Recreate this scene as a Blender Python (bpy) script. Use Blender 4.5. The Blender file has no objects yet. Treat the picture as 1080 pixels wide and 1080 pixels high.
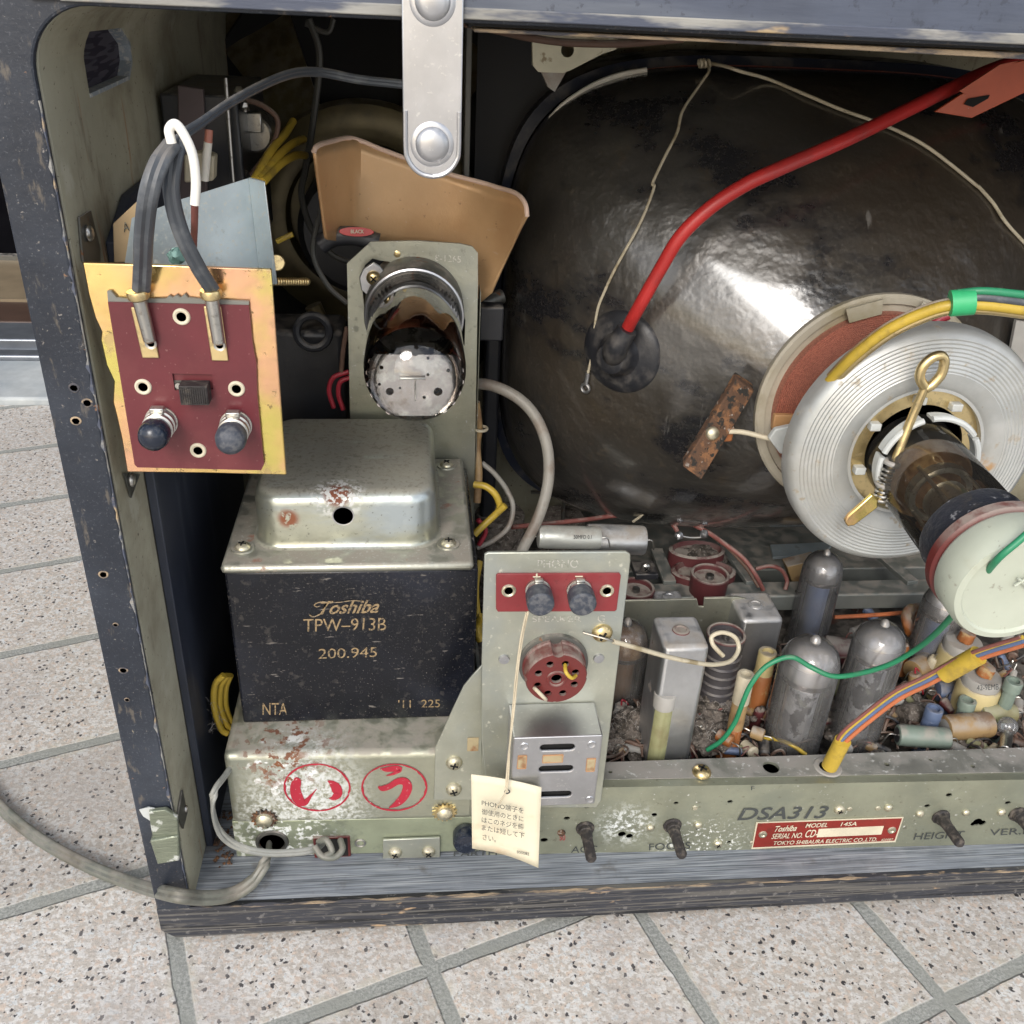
import bpy, bmesh, math, random
from mathutils import Vector as V, Matrix
random.seed(7)
SC = bpy.context.scene
COL = SC.collection
R = math.radians
# ---------------------------------------------------------------- camera
RM = Matrix(((0.99470392, -0.09271523, 0.04436204), (-0.00768705, -0.49751244, -0.86742278), (0.10249396, 0.86248783, -0.49559028)))
CP = V((0.11088451, -0.29198107, 0.38866071))
cam = bpy.data.objects.new('camera', bpy.data.cameras.new('camera')); COL.objects.link(cam)
cam.data.sensor_width = 36; cam.data.lens = 36 * 1000 / 1080
cam.data.clip_start = .01; cam.data.clip_end = 200
m4 = Matrix((RM[0], -RM[1], -RM[2])).transposed().to_4x4(); m4.translation = CP
cam.matrix_world = m4
SC.camera = cam
CHN = (V((.0254, 1, 0)), .0265)          # the slightly skewed rear face of the chassis
def fy(x): return .0265 - .0254 * x
def U(p, Y=None, X=None, Z=None, F=None):
    """point of the photograph -> point on a plane of the place"""
    d = RM.transposed() @ V(((p[0] - 540) / 1000, (p[1] - 540) / 1000, 1))
    if F is not None:
        n, c = CHN; k = (c + F - n @ CP) / (n @ d)
    elif Y is not None: k = (Y - CP.y) / d.y
    elif X is not None: k = (X - CP.x) / d.x
    else: k = (Z - CP.z) / d.z
    return CP + d * k
def depth(w): return (RM @ (V(w) - CP)).z
def pxm(n, w): return n * depth(w) / 1000   # n pixels of the photograph at w, in metres

# ---------------------------------------------------------------- materials
def mat(name, col, rough=.5, metal=0., spots=(), bump=(), spec=.5, coat=0, coatr=.12, var=.12, vscale=40, sub=None, trans=0):
    m = bpy.data.materials.new(name); m.use_nodes = True
    nt = m.node_tree; N = nt.nodes; L = nt.links; N.clear()
    out = N.new('ShaderNodeOutputMaterial'); b = N.new('ShaderNodeBsdfPrincipled')
    L.new(b.outputs[0], out.inputs[0])
    geo = N.new('ShaderNodeNewGeometry')
    def noise(s, d=4, st=(1, 1, 1), off=0., rgh=.6, kind='n'):
        mp = N.new('ShaderNodeMapping'); L.new(geo.outputs['Position'], mp.inputs[0])
        mp.inputs['Location'].default_value = (off, off * .7 + .3, off * 1.3); mp.inputs['Scale'].default_value = st
        if kind == 'v':
            t = N.new('ShaderNodeTexVoronoi'); t.inputs['Scale'].default_value = s; L.new(mp.outputs[0], t.inputs[0]); return t.outputs['Distance']
        t = N.new('ShaderNodeTexNoise'); t.inputs['Scale'].default_value = s; t.inputs['Detail'].default_value = d
        t.inputs['Roughness'].default_value = rgh; L.new(mp.outputs[0], t.inputs[0]); return t.outputs['Fac']
    def ramp(src, lo, hi, a=0., b_=1.):
        r = N.new('ShaderNodeMapRange'); r.interpolation_type = 'SMOOTHSTEP'
        r.inputs['From Min'].default_value = lo; r.inputs['From Max'].default_value = hi
        r.inputs['To Min'].default_value = a; r.inputs['To Max'].default_value = b_
        L.new(src, r.inputs['Value']); return r.outputs[0]
    def mul(a, b_):
        k = N.new('ShaderNodeMath'); k.operation = 'MULTIPLY'; L.new(a, k.inputs[0])
        if isinstance(b_, float): k.inputs[1].default_value = b_
        else: L.new(b_, k.inputs[1])
        return k.outputs[0]
    rgb = N.new('ShaderNodeRGB'); rgb.outputs[0].default_value = (*col, 1)
    c = rgb.outputs[0]
    # broad variation of tone
    v = ramp(noise(vscale, 6), .3, .7, 1 - var, 1 + var)
    mx = N.new('ShaderNodeVectorMath'); mx.operation = 'SCALE'; L.new(c, mx.inputs[0]); L.new(v, mx.inputs['Scale']); c = mx.outputs[0]
    rr = N.new('ShaderNodeValue'); rr.outputs[0].default_value = rough; rr = rr.outputs[0]
    mm = N.new('ShaderNodeValue'); mm.outputs[0].default_value = metal; mm = mm.outputs[0]
    hs = []
    for i, s in enumerate(spots):
        f = noise(s.get('s', 60), s.get('d', 5), s.get('st', (1, 1, 1)), s.get('off', i * 3.1 + 1), s.get('rg', .6), s.get('k', 'n'))
        f = ramp(f, s['lo'], s['hi'])
        if 'at' in s:      # a stain of its own at one place: centre, radius
            dv = N.new('ShaderNodeVectorMath'); dv.operation = 'DISTANCE'; L.new(geo.outputs['Position'], dv.inputs[0]); dv.inputs[1].default_value = s['at'][0]
            f = mul(f, ramp(dv.outputs['Value'], s['at'][1] * s.get('core', .35), s['at'][1], 1., 0.))
        if 'up' in s:      # dust settles on faces that look up
            sp = N.new('ShaderNodeSeparateXYZ'); L.new(geo.outputs['Normal'], sp.inputs[0])
            f = mul(f, ramp(sp.outputs[2], s['up'][0], s['up'][1]))
        if 'a' in s: f = mul(f, float(s['a']))
        mix = N.new('ShaderNodeMix'); mix.data_type = 'RGBA'; L.new(f, mix.inputs[0]); L.new(c, mix.inputs[6]); mix.inputs[7].default_value = (*s['c'], 1); c = mix.outputs[2]
        for key, cur in (('r', 'rr'), ('m', 'mm')):
            if key in s:
                q = N.new('ShaderNodeMix'); q.data_type = 'FLOAT'; L.new(f, q.inputs[0]); q.inputs[3].default_value = s[key]
                if key == 'r': L.new(rr, q.inputs[2]); rr = q.outputs[0]
                else: L.new(mm, q.inputs[2]); mm = q.outputs[0]
        if 'h' in s: hs.append((f, s['h']))
    L.new(c, b.inputs['Base Color']); L.new(rr, b.inputs['Roughness']); L.new(mm, b.inputs['Metallic'])
    b.inputs['Specular IOR Level'].default_value = spec
    b.inputs['Coat Weight'].default_value = coat; b.inputs['Coat Roughness'].default_value = coatr
    if trans: b.inputs['Transmission Weight'].default_value = trans
    nrm = None
    for sc, st, *rest in bump:
        bm_ = N.new('ShaderNodeBump'); bm_.inputs['Strength'].default_value = 1; bm_.inputs['Distance'].default_value = st
        L.new(noise(sc, 4, rest[0] if rest else (1, 1, 1)), bm_.inputs['Height'])
        if nrm: L.new(nrm, bm_.inputs['Normal'])
        nrm = bm_.outputs[0]
    for f, h in hs:
        bm_ = N.new('ShaderNodeBump'); bm_.inputs['Strength'].default_value = 1; bm_.inputs['Distance'].default_value = h
        L.new(f, bm_.inputs['Height'])
        if nrm: L.new(nrm, bm_.inputs['Normal'])
        nrm = bm_.outputs[0]
    if nrm: L.new(nrm, b.inputs['Normal'])
    return m

def glass(name, tint=(.9, .92, .92), dust=(.45, .42, .38), amt=.3, film=None, rough=.05, at=None):
    """thin glass: see-through, glossy, with dust lying on it and an optional inside film"""
    m = bpy.data.materials.new(name); m.use_nodes = True
    nt = m.node_tree; N = nt.nodes; L = nt.links; N.clear()
    out = N.new('ShaderNodeOutputMaterial')
    tr = N.new('ShaderNodeBsdfTransparent'); tr.inputs[0].default_value = (*tint, 1)
    gl = N.new('ShaderNodeBsdfGlossy'); gl.inputs['Roughness'].default_value = rough
    fr = N.new('ShaderNodeFresnel'); fr.inputs[0].default_value = 1.5
    ad = N.new('ShaderNodeMath'); ad.operation = 'MULTIPLY_ADD'; ad.inputs[1].default_value = 1.1; ad.inputs[2].default_value = .02; L.new(fr.outputs[0], ad.inputs[0])
    m1 = N.new('ShaderNodeMixShader'); L.new(ad.outputs[0], m1.inputs[0]); L.new(tr.outputs[0], m1.inputs[1]); L.new(gl.outputs[0], m1.inputs[2])
    geo = N.new('ShaderNodeNewGeometry'); no = N.new('ShaderNodeTexNoise'); no.inputs['Scale'].default_value = 110; no.inputs['Detail'].default_value = 8
    L.new(geo.outputs['Position'], no.inputs[0])
    mr = N.new('ShaderNodeMapRange'); L.new(no.outputs[0], mr.inputs[0]); mr.inputs[1].default_value = .3; mr.inputs[2].default_value = .75
    mr.inputs[3].default_value = amt * .65; mr.inputs[4].default_value = min(1, amt * 1.4)
    df = N.new('ShaderNodeBsdfPrincipled'); df.inputs['Base Color'].default_value = (*dust, 1); df.inputs['Roughness'].default_value = .6
    m2 = N.new('ShaderNodeMixShader'); L.new(mr.outputs[0], m2.inputs[0]); L.new(m1.outputs[0], m2.inputs[1]); L.new(df.outputs[0], m2.inputs[2])
    L.new(m2.outputs[0], out.inputs[0])
    return m

# ---------------------------------------------------------------- mesh building
ROOT = {}
def basis(ax):
    ax = V(ax).normalized(); t = V((0, 0, 1)) if abs(ax.z) < .9 else V((1, 0, 0))
    u = t.cross(ax).normalized(); return u, ax.cross(u).normalized(), ax
def spline(pts, n=10):
    P = [V(p) for p in pts]
    if len(P) < 3: return P
    P = [P[0] * 2 - P[1]] + P + [P[-1] * 2 - P[-2]]; out = []
    for i in range(1, len(P) - 2):
        a, b, c, d = P[i - 1:i + 3]
        for k in range(n):
            t = k / n
            out.append(.5 * ((2 * b) + (c - a) * t + (2 * a - 5 * b + 4 * c - d) * t * t + (3 * b - a - 3 * c + d) * t ** 3))
    return out + [P[-2]]
class MB:
    def __init__(s): s.bm = bmesh.new()
    def box(s, lo, hi, M=None):
        vs = [s.bm.verts.new(V((x, y, z))) for x in (lo[0], hi[0]) for y in (lo[1], hi[1]) for z in (lo[2], hi[2])]
        if M:
            for v in vs: v.co = M @ v.co
        for f in ((0, 1, 3, 2), (4, 6, 7, 5), (0, 4, 5, 1), (2, 3, 7, 6), (0, 2, 6, 4), (1, 5, 7, 3)): s.bm.faces.new([vs[i] for i in f])
        return s
    def lathe(s, o, ax, prof, seg=32, sx=1, sy=1, up=None, caps=True):
        u, w, a = basis(ax); o = V(o)
        if up: u = V(up).normalized(); w = a.cross(u)
        rings = []
        for r, h in prof:
            if r < 1e-7: rings.append([s.bm.verts.new(o + a * h)])
            else: rings.append([s.bm.verts.new(o + a * h + u * (r * sx * math.cos(2 * math.pi * k / seg)) + w * (r * sy * math.sin(2 * math.pi * k / seg))) for k in range(seg)])
        for A, B in zip(rings, rings[1:]):
            for k in range(seg):
                q = [A[k % len(A)], A[(k + 1) % len(A)], B[(k + 1) % len(B)], B[k % len(B)]]
                q = list(dict.fromkeys(q))
                if len(q) > 2:
                    try: s.bm.faces.new(q)
                    except ValueError: pass
        for A in (rings[0], rings[-1]):
            if caps and len(A) > 2 and abs(prof[0][0] - prof[-1][0]) + abs(prof[0][1] - prof[-1][1]) > 1e-7:
                try: s.bm.faces.new(A)
                except ValueError: pass
        return s
    def cyl(s, a, b, r, r2=None, seg=24, ch=0):
        a = V(a); b = V(b); h = (b - a).length; r2 = r if r2 is None else r2
        c = ch or min(r, h) * .12
        return s.lathe(a, b - a, [(r - c, 0), (r, c), (r2, h - c), (r2 - c, h)], seg)
    def tube(s, pts, r, seg=10, n=10, flat=None, raw=False, closed=False):
        P = [V(p) for p in pts] if raw else spline(pts, n)
        T = [(P[min(i + 1, len(P) - 1)] - P[max(i - 1, 0)]).normalized() for i in range(len(P))]
        u = basis(T[0])[0]; rings = []
        for i, (p, t) in enumerate(zip(P, T)):
            u = (u - t * (u @ t)); u = u.normalized() if u.length > 1e-6 else basis(t)[0]
            w = t.cross(u)
            rad = r(i / (len(P) - 1)) if callable(r) else r
            if flat:      # twin lead: two lobes side by side
                f = V(flat); f = (f - t * (f @ t)).normalized(); g = t.cross(f)
                ring = []
                for k in range(16):
                    an = 2 * math.pi * k / 16
                    cx = math.cos(an) * 1.9; cy = math.sin(an) * (1 - .38 * math.exp(-(cx / .35) ** 2))
                    ring.append(s.bm.verts.new(p + f * rad * cx + g * rad * cy))
                rings.append(ring)
            else: rings.append([s.bm.verts.new(p + u * rad * math.cos(2 * math.pi * k / seg) + w * rad * math.sin(2 * math.pi * k / seg)) for k in range(seg)])
        k_ = len(rings[0])
        for A, B in zip(rings, rings[1:]):
            for k in range(k_): s.bm.faces.new([A[k], A[(k + 1) % k_], B[(k + 1) % k_], B[k]])
        s.bm.faces.new(rings[0]); s.bm.faces.new(rings[-1]); return s
    def prism(s, poly, d):
        d = V(d); A = [s.bm.verts.new(V(p)) for p in poly]; B = [s.bm.verts.new(V(p) + d) for p in poly]; n = len(A)
        s.bm.faces.new(A); s.bm.faces.new(B[::-1])
        for k in range(n): s.bm.faces.new([A[k], B[k], B[(k + 1) % n], A[(k + 1) % n]])
        return s
    def ball(s, c, r, sx=1, sy=1, sz=1, seg=20):
        M = Matrix.Translation(V(c)) @ Matrix.Diagonal((sx, sy, sz, 1))
        bmesh.ops.create_uvsphere(s.bm, u_segments=seg, v_segments=max(6, seg // 2), radius=r, matrix=M); return s
    def torus(s, c, ax, r, t, seg=32, ts=8):
        u, w, a = basis(ax); c = V(c); rings = []
        for k in range(seg):
            an = 2 * math.pi * k / seg; d = u * math.cos(an) + w * math.sin(an)
            rings.append([s.bm.verts.new(c + d * (r + t * math.cos(2 * math.pi * j / ts)) + a * t * math.sin(2 * math.pi * j / ts)) for j in range(ts)])
        for k in range(seg):
            A, B = rings[k], rings[(k + 1) % seg]
            for j in range(ts): s.bm.faces.new([A[j], A[(j + 1) % ts], B[(j + 1) % ts], B[j]])
        return s
    def build(s, name, m, parent=None, bevel=0, smooth=True, loc=None, cut=None, seg=2, jit=0):
        bmesh.ops.recalc_face_normals(s.bm, faces=s.bm.faces)
        me = bpy.data.meshes.new(name)
        if jit:
            for v in s.bm.verts: v.co += V((random.gauss(0, jit), random.gauss(0, jit), random.gauss(0, jit)))
        s.bm.to_mesh(me); s.bm.free()
        o = bpy.data.objects.new(name, me); COL.objects.link(o)
        if cut:
            c = bpy.data.meshes.new('c'); bmesh.ops.recalc_face_normals(cut.bm, faces=cut.bm.faces); cut.bm.to_mesh(c); cut.bm.free(); co = bpy.data.objects.new('c', c); COL.objects.link(co)
            md = o.modifiers.new('b', 'BOOLEAN'); md.operation = 'DIFFERENCE'; md.solver = 'EXACT'; md.use_self = True; md.object = co
            bpy.context.view_layer.update()
            nm = bpy.data.meshes.new_from_object(o.evaluated_get(bpy.context.evaluated_depsgraph_get()))
            o.modifiers.clear(); o.data = nm; me = nm; bpy.data.objects.remove(co)
        if parent is not None: org = ROOT[parent.name]
        else:
            if loc is None:
                bb = [v.co for v in me.vertices]; loc = V((sum(v.x for v in bb) / len(bb), sum(v.y for v in bb) / len(bb), min(v.z for v in bb)))
            org = V(loc); o.location = org
        me.transform(Matrix.Translation(-org)); ROOT[o.name] = org
        if parent is not None: o.parent = parent
        me.materials.clear(); me.materials.append(m)
        for p in me.polygons: p.use_smooth = smooth
        if smooth: me.set_sharp_from_angle(angle=R(38))
        if bevel:
            b = o.modifiers.new('bevel', 'BEVEL'); b.width = bevel; b.segments = seg; b.limit_method = 'ANGLE'; b.angle_limit = R(40); b.harden_normals = False
        return o
def tag(o, label=None, cat=None, group=None, kind=None):
    if label: o['label'] = label
    if cat: o['category'] = cat
    if group: o['group'] = group
    if kind: o['kind'] = kind
    return o
def thing(name, label, cat, loc=(0, 0, 0), group=None):
    o = bpy.data.objects.new(name, None); COL.objects.link(o); o.location = V(loc); o.empty_display_size = .01
    ROOT[o.name] = V(loc); return tag(o, label, cat, group)
def letter(body, bl, br, tl, m, parent, bold=0., ital=0., name='lettering', eps=.00025, **pl):
    """flat painted writing fitted between three photograph points on a plane of the place"""
    cu = bpy.data.curves.new('t', 'FONT'); cu.body = body; cu.offset = bold; cu.resolution_u = 4
    if '\n' in body: cu.space_line = 1.15
    t = bpy.data.objects.new('t', cu); COL.objects.link(t); bpy.context.view_layer.update()
    me = bpy.data.meshes.new_from_object(t.evaluated_get(bpy.context.evaluated_depsgraph_get()))
    bpy.data.objects.remove(t)
    xs = [v.co.x for v in me.vertices]; ys = [v.co.y for v in me.vertices]
    x0, x1, y0, y1 = min(xs), max(xs), min(ys), max(ys)
    A, B, D = U(bl, **pl), U(br, **pl), U(tl, **pl)
    n = (B - A).cross(D - A).normalized()
    if n @ (CP - A) < 0: n = -n
    H = (D - A).length; W = (B - A).normalized()
    for v in me.vertices:
        u = (v.co.x - x0) / (x1 - x0); w = (v.co.y - y0) / (y1 - y0)
        v.co = A + (B - A) * u + (D - A) * w + W * (ital * H * w) + n * eps
    o = bpy.data.objects.new(name, me); COL.objects.link(o); ROOT[o.name] = ROOT[parent.name]
    me.transform(Matrix.Translation(-ROOT[parent.name])); o.parent = parent
    me.materials.clear(); me.materials.append(m); return o
def disc(c, n, r, m, parent, name, r_in=0, t=.0004):
    b = MB(); prof = [(r, 0), (r, t), (r * .9, t * 1.4), (r_in or 0, t * 1.4)]
    if r_in: prof += [(r_in, 0), (r, 0)]
    b.lathe(c, n, prof, 24); return b.build(name, m, parent)
# ---------------------------------------------------------------- the materials
DUST = (.30, .27, .235)
def dusty(a=.8, lo=.38, hi=.62, s=120, up=(.2, .8), r=.9): return dict(c=DUST, s=s, lo=lo, hi=hi, r=r, m=0., up=up, a=a, off=9)
M = {}
M['rim'] = mat('worn blue-black paint', (.017, .021, .030), .42, spots=[dict(c=(.042, .050, .066), s=14, lo=.42, hi=.72, a=.8), dict(c=(.10, .105, .12), s=900, lo=.56, hi=.70, a=.6, d=3, rg=.75), dict(c=(.14, .12, .095), s=120, lo=.58, hi=.68, a=.6, st=(2, 1, .6), off=27), dict(c=(.28, .25, .19), s=75, lo=.675, hi=.71, r=.8, st=(2, 1, .5)), dict(c=(.24, .22, .20), s=420, lo=.64, hi=.69, a=.7, off=17), dict(c=(.26, .14, .08), s=160, lo=.67, hi=.71, off=40)], bump=[(700, .00012), (40, .0006)], spec=.35)
M['rail'] = mat('worn blue-grey top rail paint', (.055, .066, .095), .42, spots=[dict(c=(.13, .145, .17), s=30, lo=.4, hi=.62, st=(.15, 1, 1.5), a=.7), dict(c=(.34, .31, .22), s=60, lo=.62, hi=.68, st=(.25, 1, 1.2), r=.8), dict(c=(.03, .035, .05), s=300, lo=.58, hi=.66, a=.6)], bump=[(120, .0004, (.15, 1, 1))])
M['beige'] = mat('olive beige board', (.37, .355, .27), .66, spots=[dict(c=(.20, .175, .12), s=16, lo=.42, hi=.70, a=.8, rg=.7), dict(c=(.46, .45, .37), s=200, lo=.56, hi=.7, st=(1, .2, .2), a=.6), dict(c=(.16, .13, .09), s=80, lo=.58, hi=.70, a=.6, st=(1, 1, .25)), dict(c=(.32, .12, .03), s=30, lo=.64, hi=.72, st=(1, 3, .3), a=.8, off=66), dict(c=(.08, .065, .045), s=500, lo=.64, hi=.69)], bump=[(300, .0002, (1, .2, .2))], vscale=12)
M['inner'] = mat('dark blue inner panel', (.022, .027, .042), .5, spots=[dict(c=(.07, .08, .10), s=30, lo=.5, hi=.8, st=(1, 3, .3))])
M['board'] = mat('weathered blue-grey plank', (.19, .21, .24), .8, spots=[dict(c=(.09, .10, .115), s=1300, lo=.46, hi=.62, st=(.018, 1, 1), d=2), dict(c=(.33, .35, .37), s=1500, lo=.52, hi=.64, st=(.015, 1, 1), a=.7, d=2, off=5), dict(c=(.33, .34, .35), s=30, lo=.5, hi=.75, a=.45), dict(c=(.09, .08, .07), s=40, lo=.60, hi=.7, a=.6)], bump=[(1400, .0003, (.02, 1, 1))])
M['ply'] = mat('plywood edge layers', (.026, .028, .036), .55, spots=[dict(c=(.10, .095, .088), s=420, lo=.50, hi=.58, st=(.012, .05, 1), d=1, a=.85), dict(c=(.008, .009, .012), s=500, lo=.54, hi=.62, st=(.02, .05, 1), d=1), dict(c=(.13, .12, .105), s=900, lo=.54, hi=.66, st=(.1, 1, 1), a=.6), dict(c=(.33, .23, .14), s=60, lo=.66, hi=.70, st=(.5, 1, 2)), dict(c=(.2, .19, .18), s=260, lo=.6, hi=.68, a=.5)], bump=[(500, .0006, (.03, .05, 1))])
M['rawwood'] = mat('raw splintered wood', (.33, .25, .165), .85, spots=[dict(c=(.06, .06, .07), s=200, lo=.42, hi=.56, st=(.2, 1, 1))], bump=[(500, .0005)])
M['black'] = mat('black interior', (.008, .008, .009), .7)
M['blackplastic'] = mat('black rubber and plastic', (.02, .021, .025), .38, spots=[dusty(.5)], bump=[(300, .0001)])
M['grille'] = mat('ribbed grille cloth', (.075, .07, .095), .7, spots=[dict(c=(.025, .022, .04), s=900, lo=.45, hi=.55, st=(.1, .1, 1), d=0)])
M['alu'] = mat('satin aluminium', (.50, .505, .52), .33, .95, spots=[dict(c=(.45, .45, .46), s=90, lo=.5, hi=.7, r=.45, a=.6), dict(c=(.75, .75, .72), s=600, lo=.6, hi=.7, a=.4)], bump=[(700, .00003, (1, 1, .1))])
M['aludull'] = mat('dull aluminium can', (.55, .56, .57), .34, .9, spots=[dusty(.95, .25, .6), dict(c=(.25, .16, .10), s=80, lo=.64, hi=.72, r=.9, m=0.), dict(c=(.40, .41, .43), s=30, lo=.45, hi=.65, r=.5, a=.7)], bump=[(40, .0005), (300, .0001)])
M['zinc'] = mat('olive zinc plate', (.43, .43, .345), .36, .8, spots=[dict(c=(.34, .35, .31), s=30, lo=.4, hi=.7, r=.5, a=.8), dict(c=(.24, .25, .21), s=220, lo=.58, hi=.7, a=.6, r=.6), dusty(.75), dict(c=(.55, .56, .55), s=500, lo=.64, hi=.70, r=.8, m=0.)], bump=[(80, .0003), (600, .00006)])
M['phonozinc'] = mat('pale grey-green plate', (.42, .43, .36), .42, .7, spots=[dict(c=(.35, .38, .37), s=25, lo=.4, hi=.7, r=.5, a=.8), dict(c=(.6, .58, .48), s=420, lo=.62, hi=.7, a=.5, m=0.)], bump=[(60, .0003), (600, .00006)])
s_i = U((325, 830), F=0); s_r = U((318, 862), F=0); s_t = U((300, 785), Z=.084)
M['power'] = mat('zinc plate with white bloom', (.40, .405, .315), .36, .75, spots=[dict(c=(.33, .35, .30), s=30, lo=.4, hi=.7, r=.5, a=.7), dusty(.8, .3, .6),
    dict(c=(.58, .60, .60), s=380, lo=.43, hi=.58, r=.9, m=0., at=(s_i, .036), core=.1, off=2, a=.85, rg=.75), dict(c=(.58, .60, .60), s=500, lo=.47, hi=.57, r=.9, m=0., at=(s_r, .042), off=22, a=.75, rg=.75),
    dict(c=(.66, .67, .66), s=160, lo=.57, hi=.61, r=.9, m=0., at=(U((300, 812), F=0), .024), core=.4, off=31),
    dict(c=(.15, .065, .038), s=190, lo=.53, hi=.60, r=.95, m=0., at=(s_t, .030), core=.3, off=5), dict(c=(.18, .07, .03), s=260, lo=.54, hi=.60, r=.95, m=0., at=(U((300, 812), F=0), .018), off=15)], bump=[(60, .0003), (500, .0001)])
M['greenstrip'] = mat('darker green chassis strip', (.30, .33, .235), .45, .55, spots=[dict(c=(.62, .64, .62), s=330, lo=.5, hi=.58, r=.9, m=0., at=(U((300, 890), F=0), .035), off=3), dict(c=(.2, .22, .17), s=120, lo=.5, hi=.7, a=.7)], bump=[(300, .0001)])
wc = U((661, 870), F=0)
M['mainface'] = mat('olive chassis face', (.32, .33, .25), .40, .6, spots=[dict(c=(.24, .26, .21), s=26, lo=.4, hi=.7, r=.55, a=.8), dict(c=(.66, .69, .69), s=420, lo=.47, hi=.58, r=.6, m=0., at=(wc, .019), core=.1, rg=.75), dict(c=(.60, .62, .60), s=500, lo=.55, hi=.62, r=.85, m=0., at=(U((740, 897), F=0), .03)), dict(c=(.20, .19, .14), s=300, lo=.62, hi=.7, a=.7), dict(c=(.50, .50, .46), s=500, lo=.67, hi=.70, r=.9, m=0.)], bump=[(70, .0004), (600, .00006)])
M['shelf'] = mat('dusty chassis shelf', (.30, .30, .27), .5, .6, spots=[dict(c=(.25, .235, .215), s=60, lo=.36, hi=.62, r=.9, m=0.), dict(c=(.42, .42, .40), s=400, lo=.6, hi=.68, r=.8, m=0.)], bump=[(200, .0002)])
M['blackiron'] = mat('black enamelled iron with dust', (.006, .0068, .010), .26, spots=[dict(c=(.018, .021, .032), s=12, lo=.42, hi=.72, a=.9), dict(c=(.16, .145, .125), s=1100, lo=.66, hi=.71, d=2, r=.9), dict(c=(.08, .072, .065), s=260, lo=.58, hi=.72, a=.5, r=.9), dict(c=(.13, .115, .10), s=700, lo=.56, hi=.70, a=.6, r=.9, at=(V((.095, .045, .168)), .050), core=.1, rg=.75), dict(c=(.22, .2, .18), s=90, lo=.66, hi=.68, a=.6, st=(1, 1, 5), off=60)], bump=[(400, .00006), (16, .0010)], spec=.32)
M['cover'] = mat('passivated zinc cover', (.47, .48, .39), .34, .8, spots=[dict(c=(.46, .53, .58), s=22, lo=.45, hi=.65, a=.75, st=(.6, 1, 2)), dict(c=(.30, .285, .235), s=120, lo=.18, hi=.45, r=.75, m=.25, up=(.6, .95), a=.9, st=(.4, 1, 1)), dict(c=(.16, .145, .12), s=500, lo=.5, hi=.66, r=.9, m=0., up=(.6, .95), a=.7), dict(c=(.12, .11, .09), s=600, lo=.62, hi=.68, a=.6), dict(c=(.20, .07, .04), s=300, lo=.34, hi=.44, r=.95, m=0., at=(U((356, 520), Y=.060), .0075), core=.5), dict(c=(.60, .60, .58), s=500, lo=.5, hi=.56, r=.9, m=0., at=(U((356, 520), Y=.060), .014), core=.5), dict(c=(.22, .08, .04), s=300, lo=.42, hi=.5, r=.95, m=0., at=(U((304, 547), Y=.0575), .0060), core=.4)], bump=[(35, .0008), (400, .00005)])
M['flange'] = mat('dusty zinc flange', (.42, .42, .36), .4, .75, spots=[dict(c=(.28, .25, .21), s=90, lo=.36, hi=.6, r=.9, m=0., up=(.5, 1), a=.85), dict(c=(.28, .14, .10), s=70, lo=.6, hi=.68, r=.9, m=0.), dict(c=(.6, .6, .56), s=800, lo=.6, hi=.68, a=.5)], bump=[(500, .0002)])
M['gold'] = mat('gold chromate plate', (.80, .56, .22), .20, .95, spots=[dict(c=(.82, .46, .30), s=16, lo=.42, hi=.60, a=.85), dict(c=(.66, .62, .16), s=22, lo=.50, hi=.66, a=.8, off=12), dict(c=(.45, .33, .2), s=160, lo=.55, hi=.70, a=.5, r=.4), dict(c=(.22, .17, .09), s=300, lo=.64, hi=.70, a=.8, r=.6)], bump=[(26, .0009), (900, .00003)])
M['galv'] = mat('blue-white galvanised bracket', (.44, .51, .54), .40, .6, spots=[dict(c=(.34, .40, .43), s=30, lo=.4, hi=.7, a=.7), dict(c=(.28, .29, .28), s=160, lo=.6, hi=.7, a=.5, r=.8), dict(c=(.56, .56, .51), s=700, lo=.56, hi=.66, a=.7, r=.8)], bump=[(500, .00008), (30, .0004)])
M['bake'] = mat('dark red bakelite sheet', (.105, .016, .022), .40, spots=[dict(c=(.17, .045, .045), s=40, lo=.45, hi=.75, a=.5), dict(c=(.26, .15, .14), s=900, lo=.66, hi=.7, a=.5)], bump=[(500, .00004)])
M['bakesock'] = mat('red-brown bakelite', (.11, .018, .016), .36, spots=[dusty(.7, .35, .6, up=(.1, .7))], bump=[(400, .0001)])
M['redstrip'] = mat('faded red strip', (.19, .022, .026), .5, spots=[dict(c=(.25, .07, .07), s=60, lo=.45, hi=.75, a=.5), dict(c=(.12, .02, .02), s=400, lo=.6, hi=.7, a=.6)], bump=[(300, .0001)])
M['redplate'] = mat('red anodised nameplate', (.26, .030, .022), .4, .3, spots=[dict(c=(.15, .03, .02), s=200, lo=.5, hi=.7, a=.6)])
M['creamink'] = mat('cream print', (.55, .50, .38), .6)
M['goldink'] = mat('gold print', (.26, .185, .10), .5, spots=[dict(c=(.04, .035, .03), s=900, lo=.52, hi=.60)])
M['blackink'] = mat('black print', (.035, .04, .04), .6, spots=[dict(c=(.30, .31, .24), s=900, lo=.60, hi=.64)])
M['greyink'] = mat('grey print', (.045, .05, .05), .6, spots=[dict(c=(.25, .26, .2), s=900, lo=.64, hi=.70)])
M['redink'] = mat('red stamp ink', (.33, .012, .030), .55, spots=[dict(c=(.50, .25, .25), s=400, lo=.62, hi=.68)])
M['emboss'] = mat('worn embossed letters', (.58, .57, .52), .4, .5, spots=[dict(c=(.35, .36, .30), s=900, lo=.5, hi=.56)])
M['brass'] = mat('brass', (.66, .52, .27), .3, .95, spots=[dict(c=(.34, .27, .16), s=300, lo=.5, hi=.68, a=.7, r=.6)], bump=[(500, .00005)])
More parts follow.
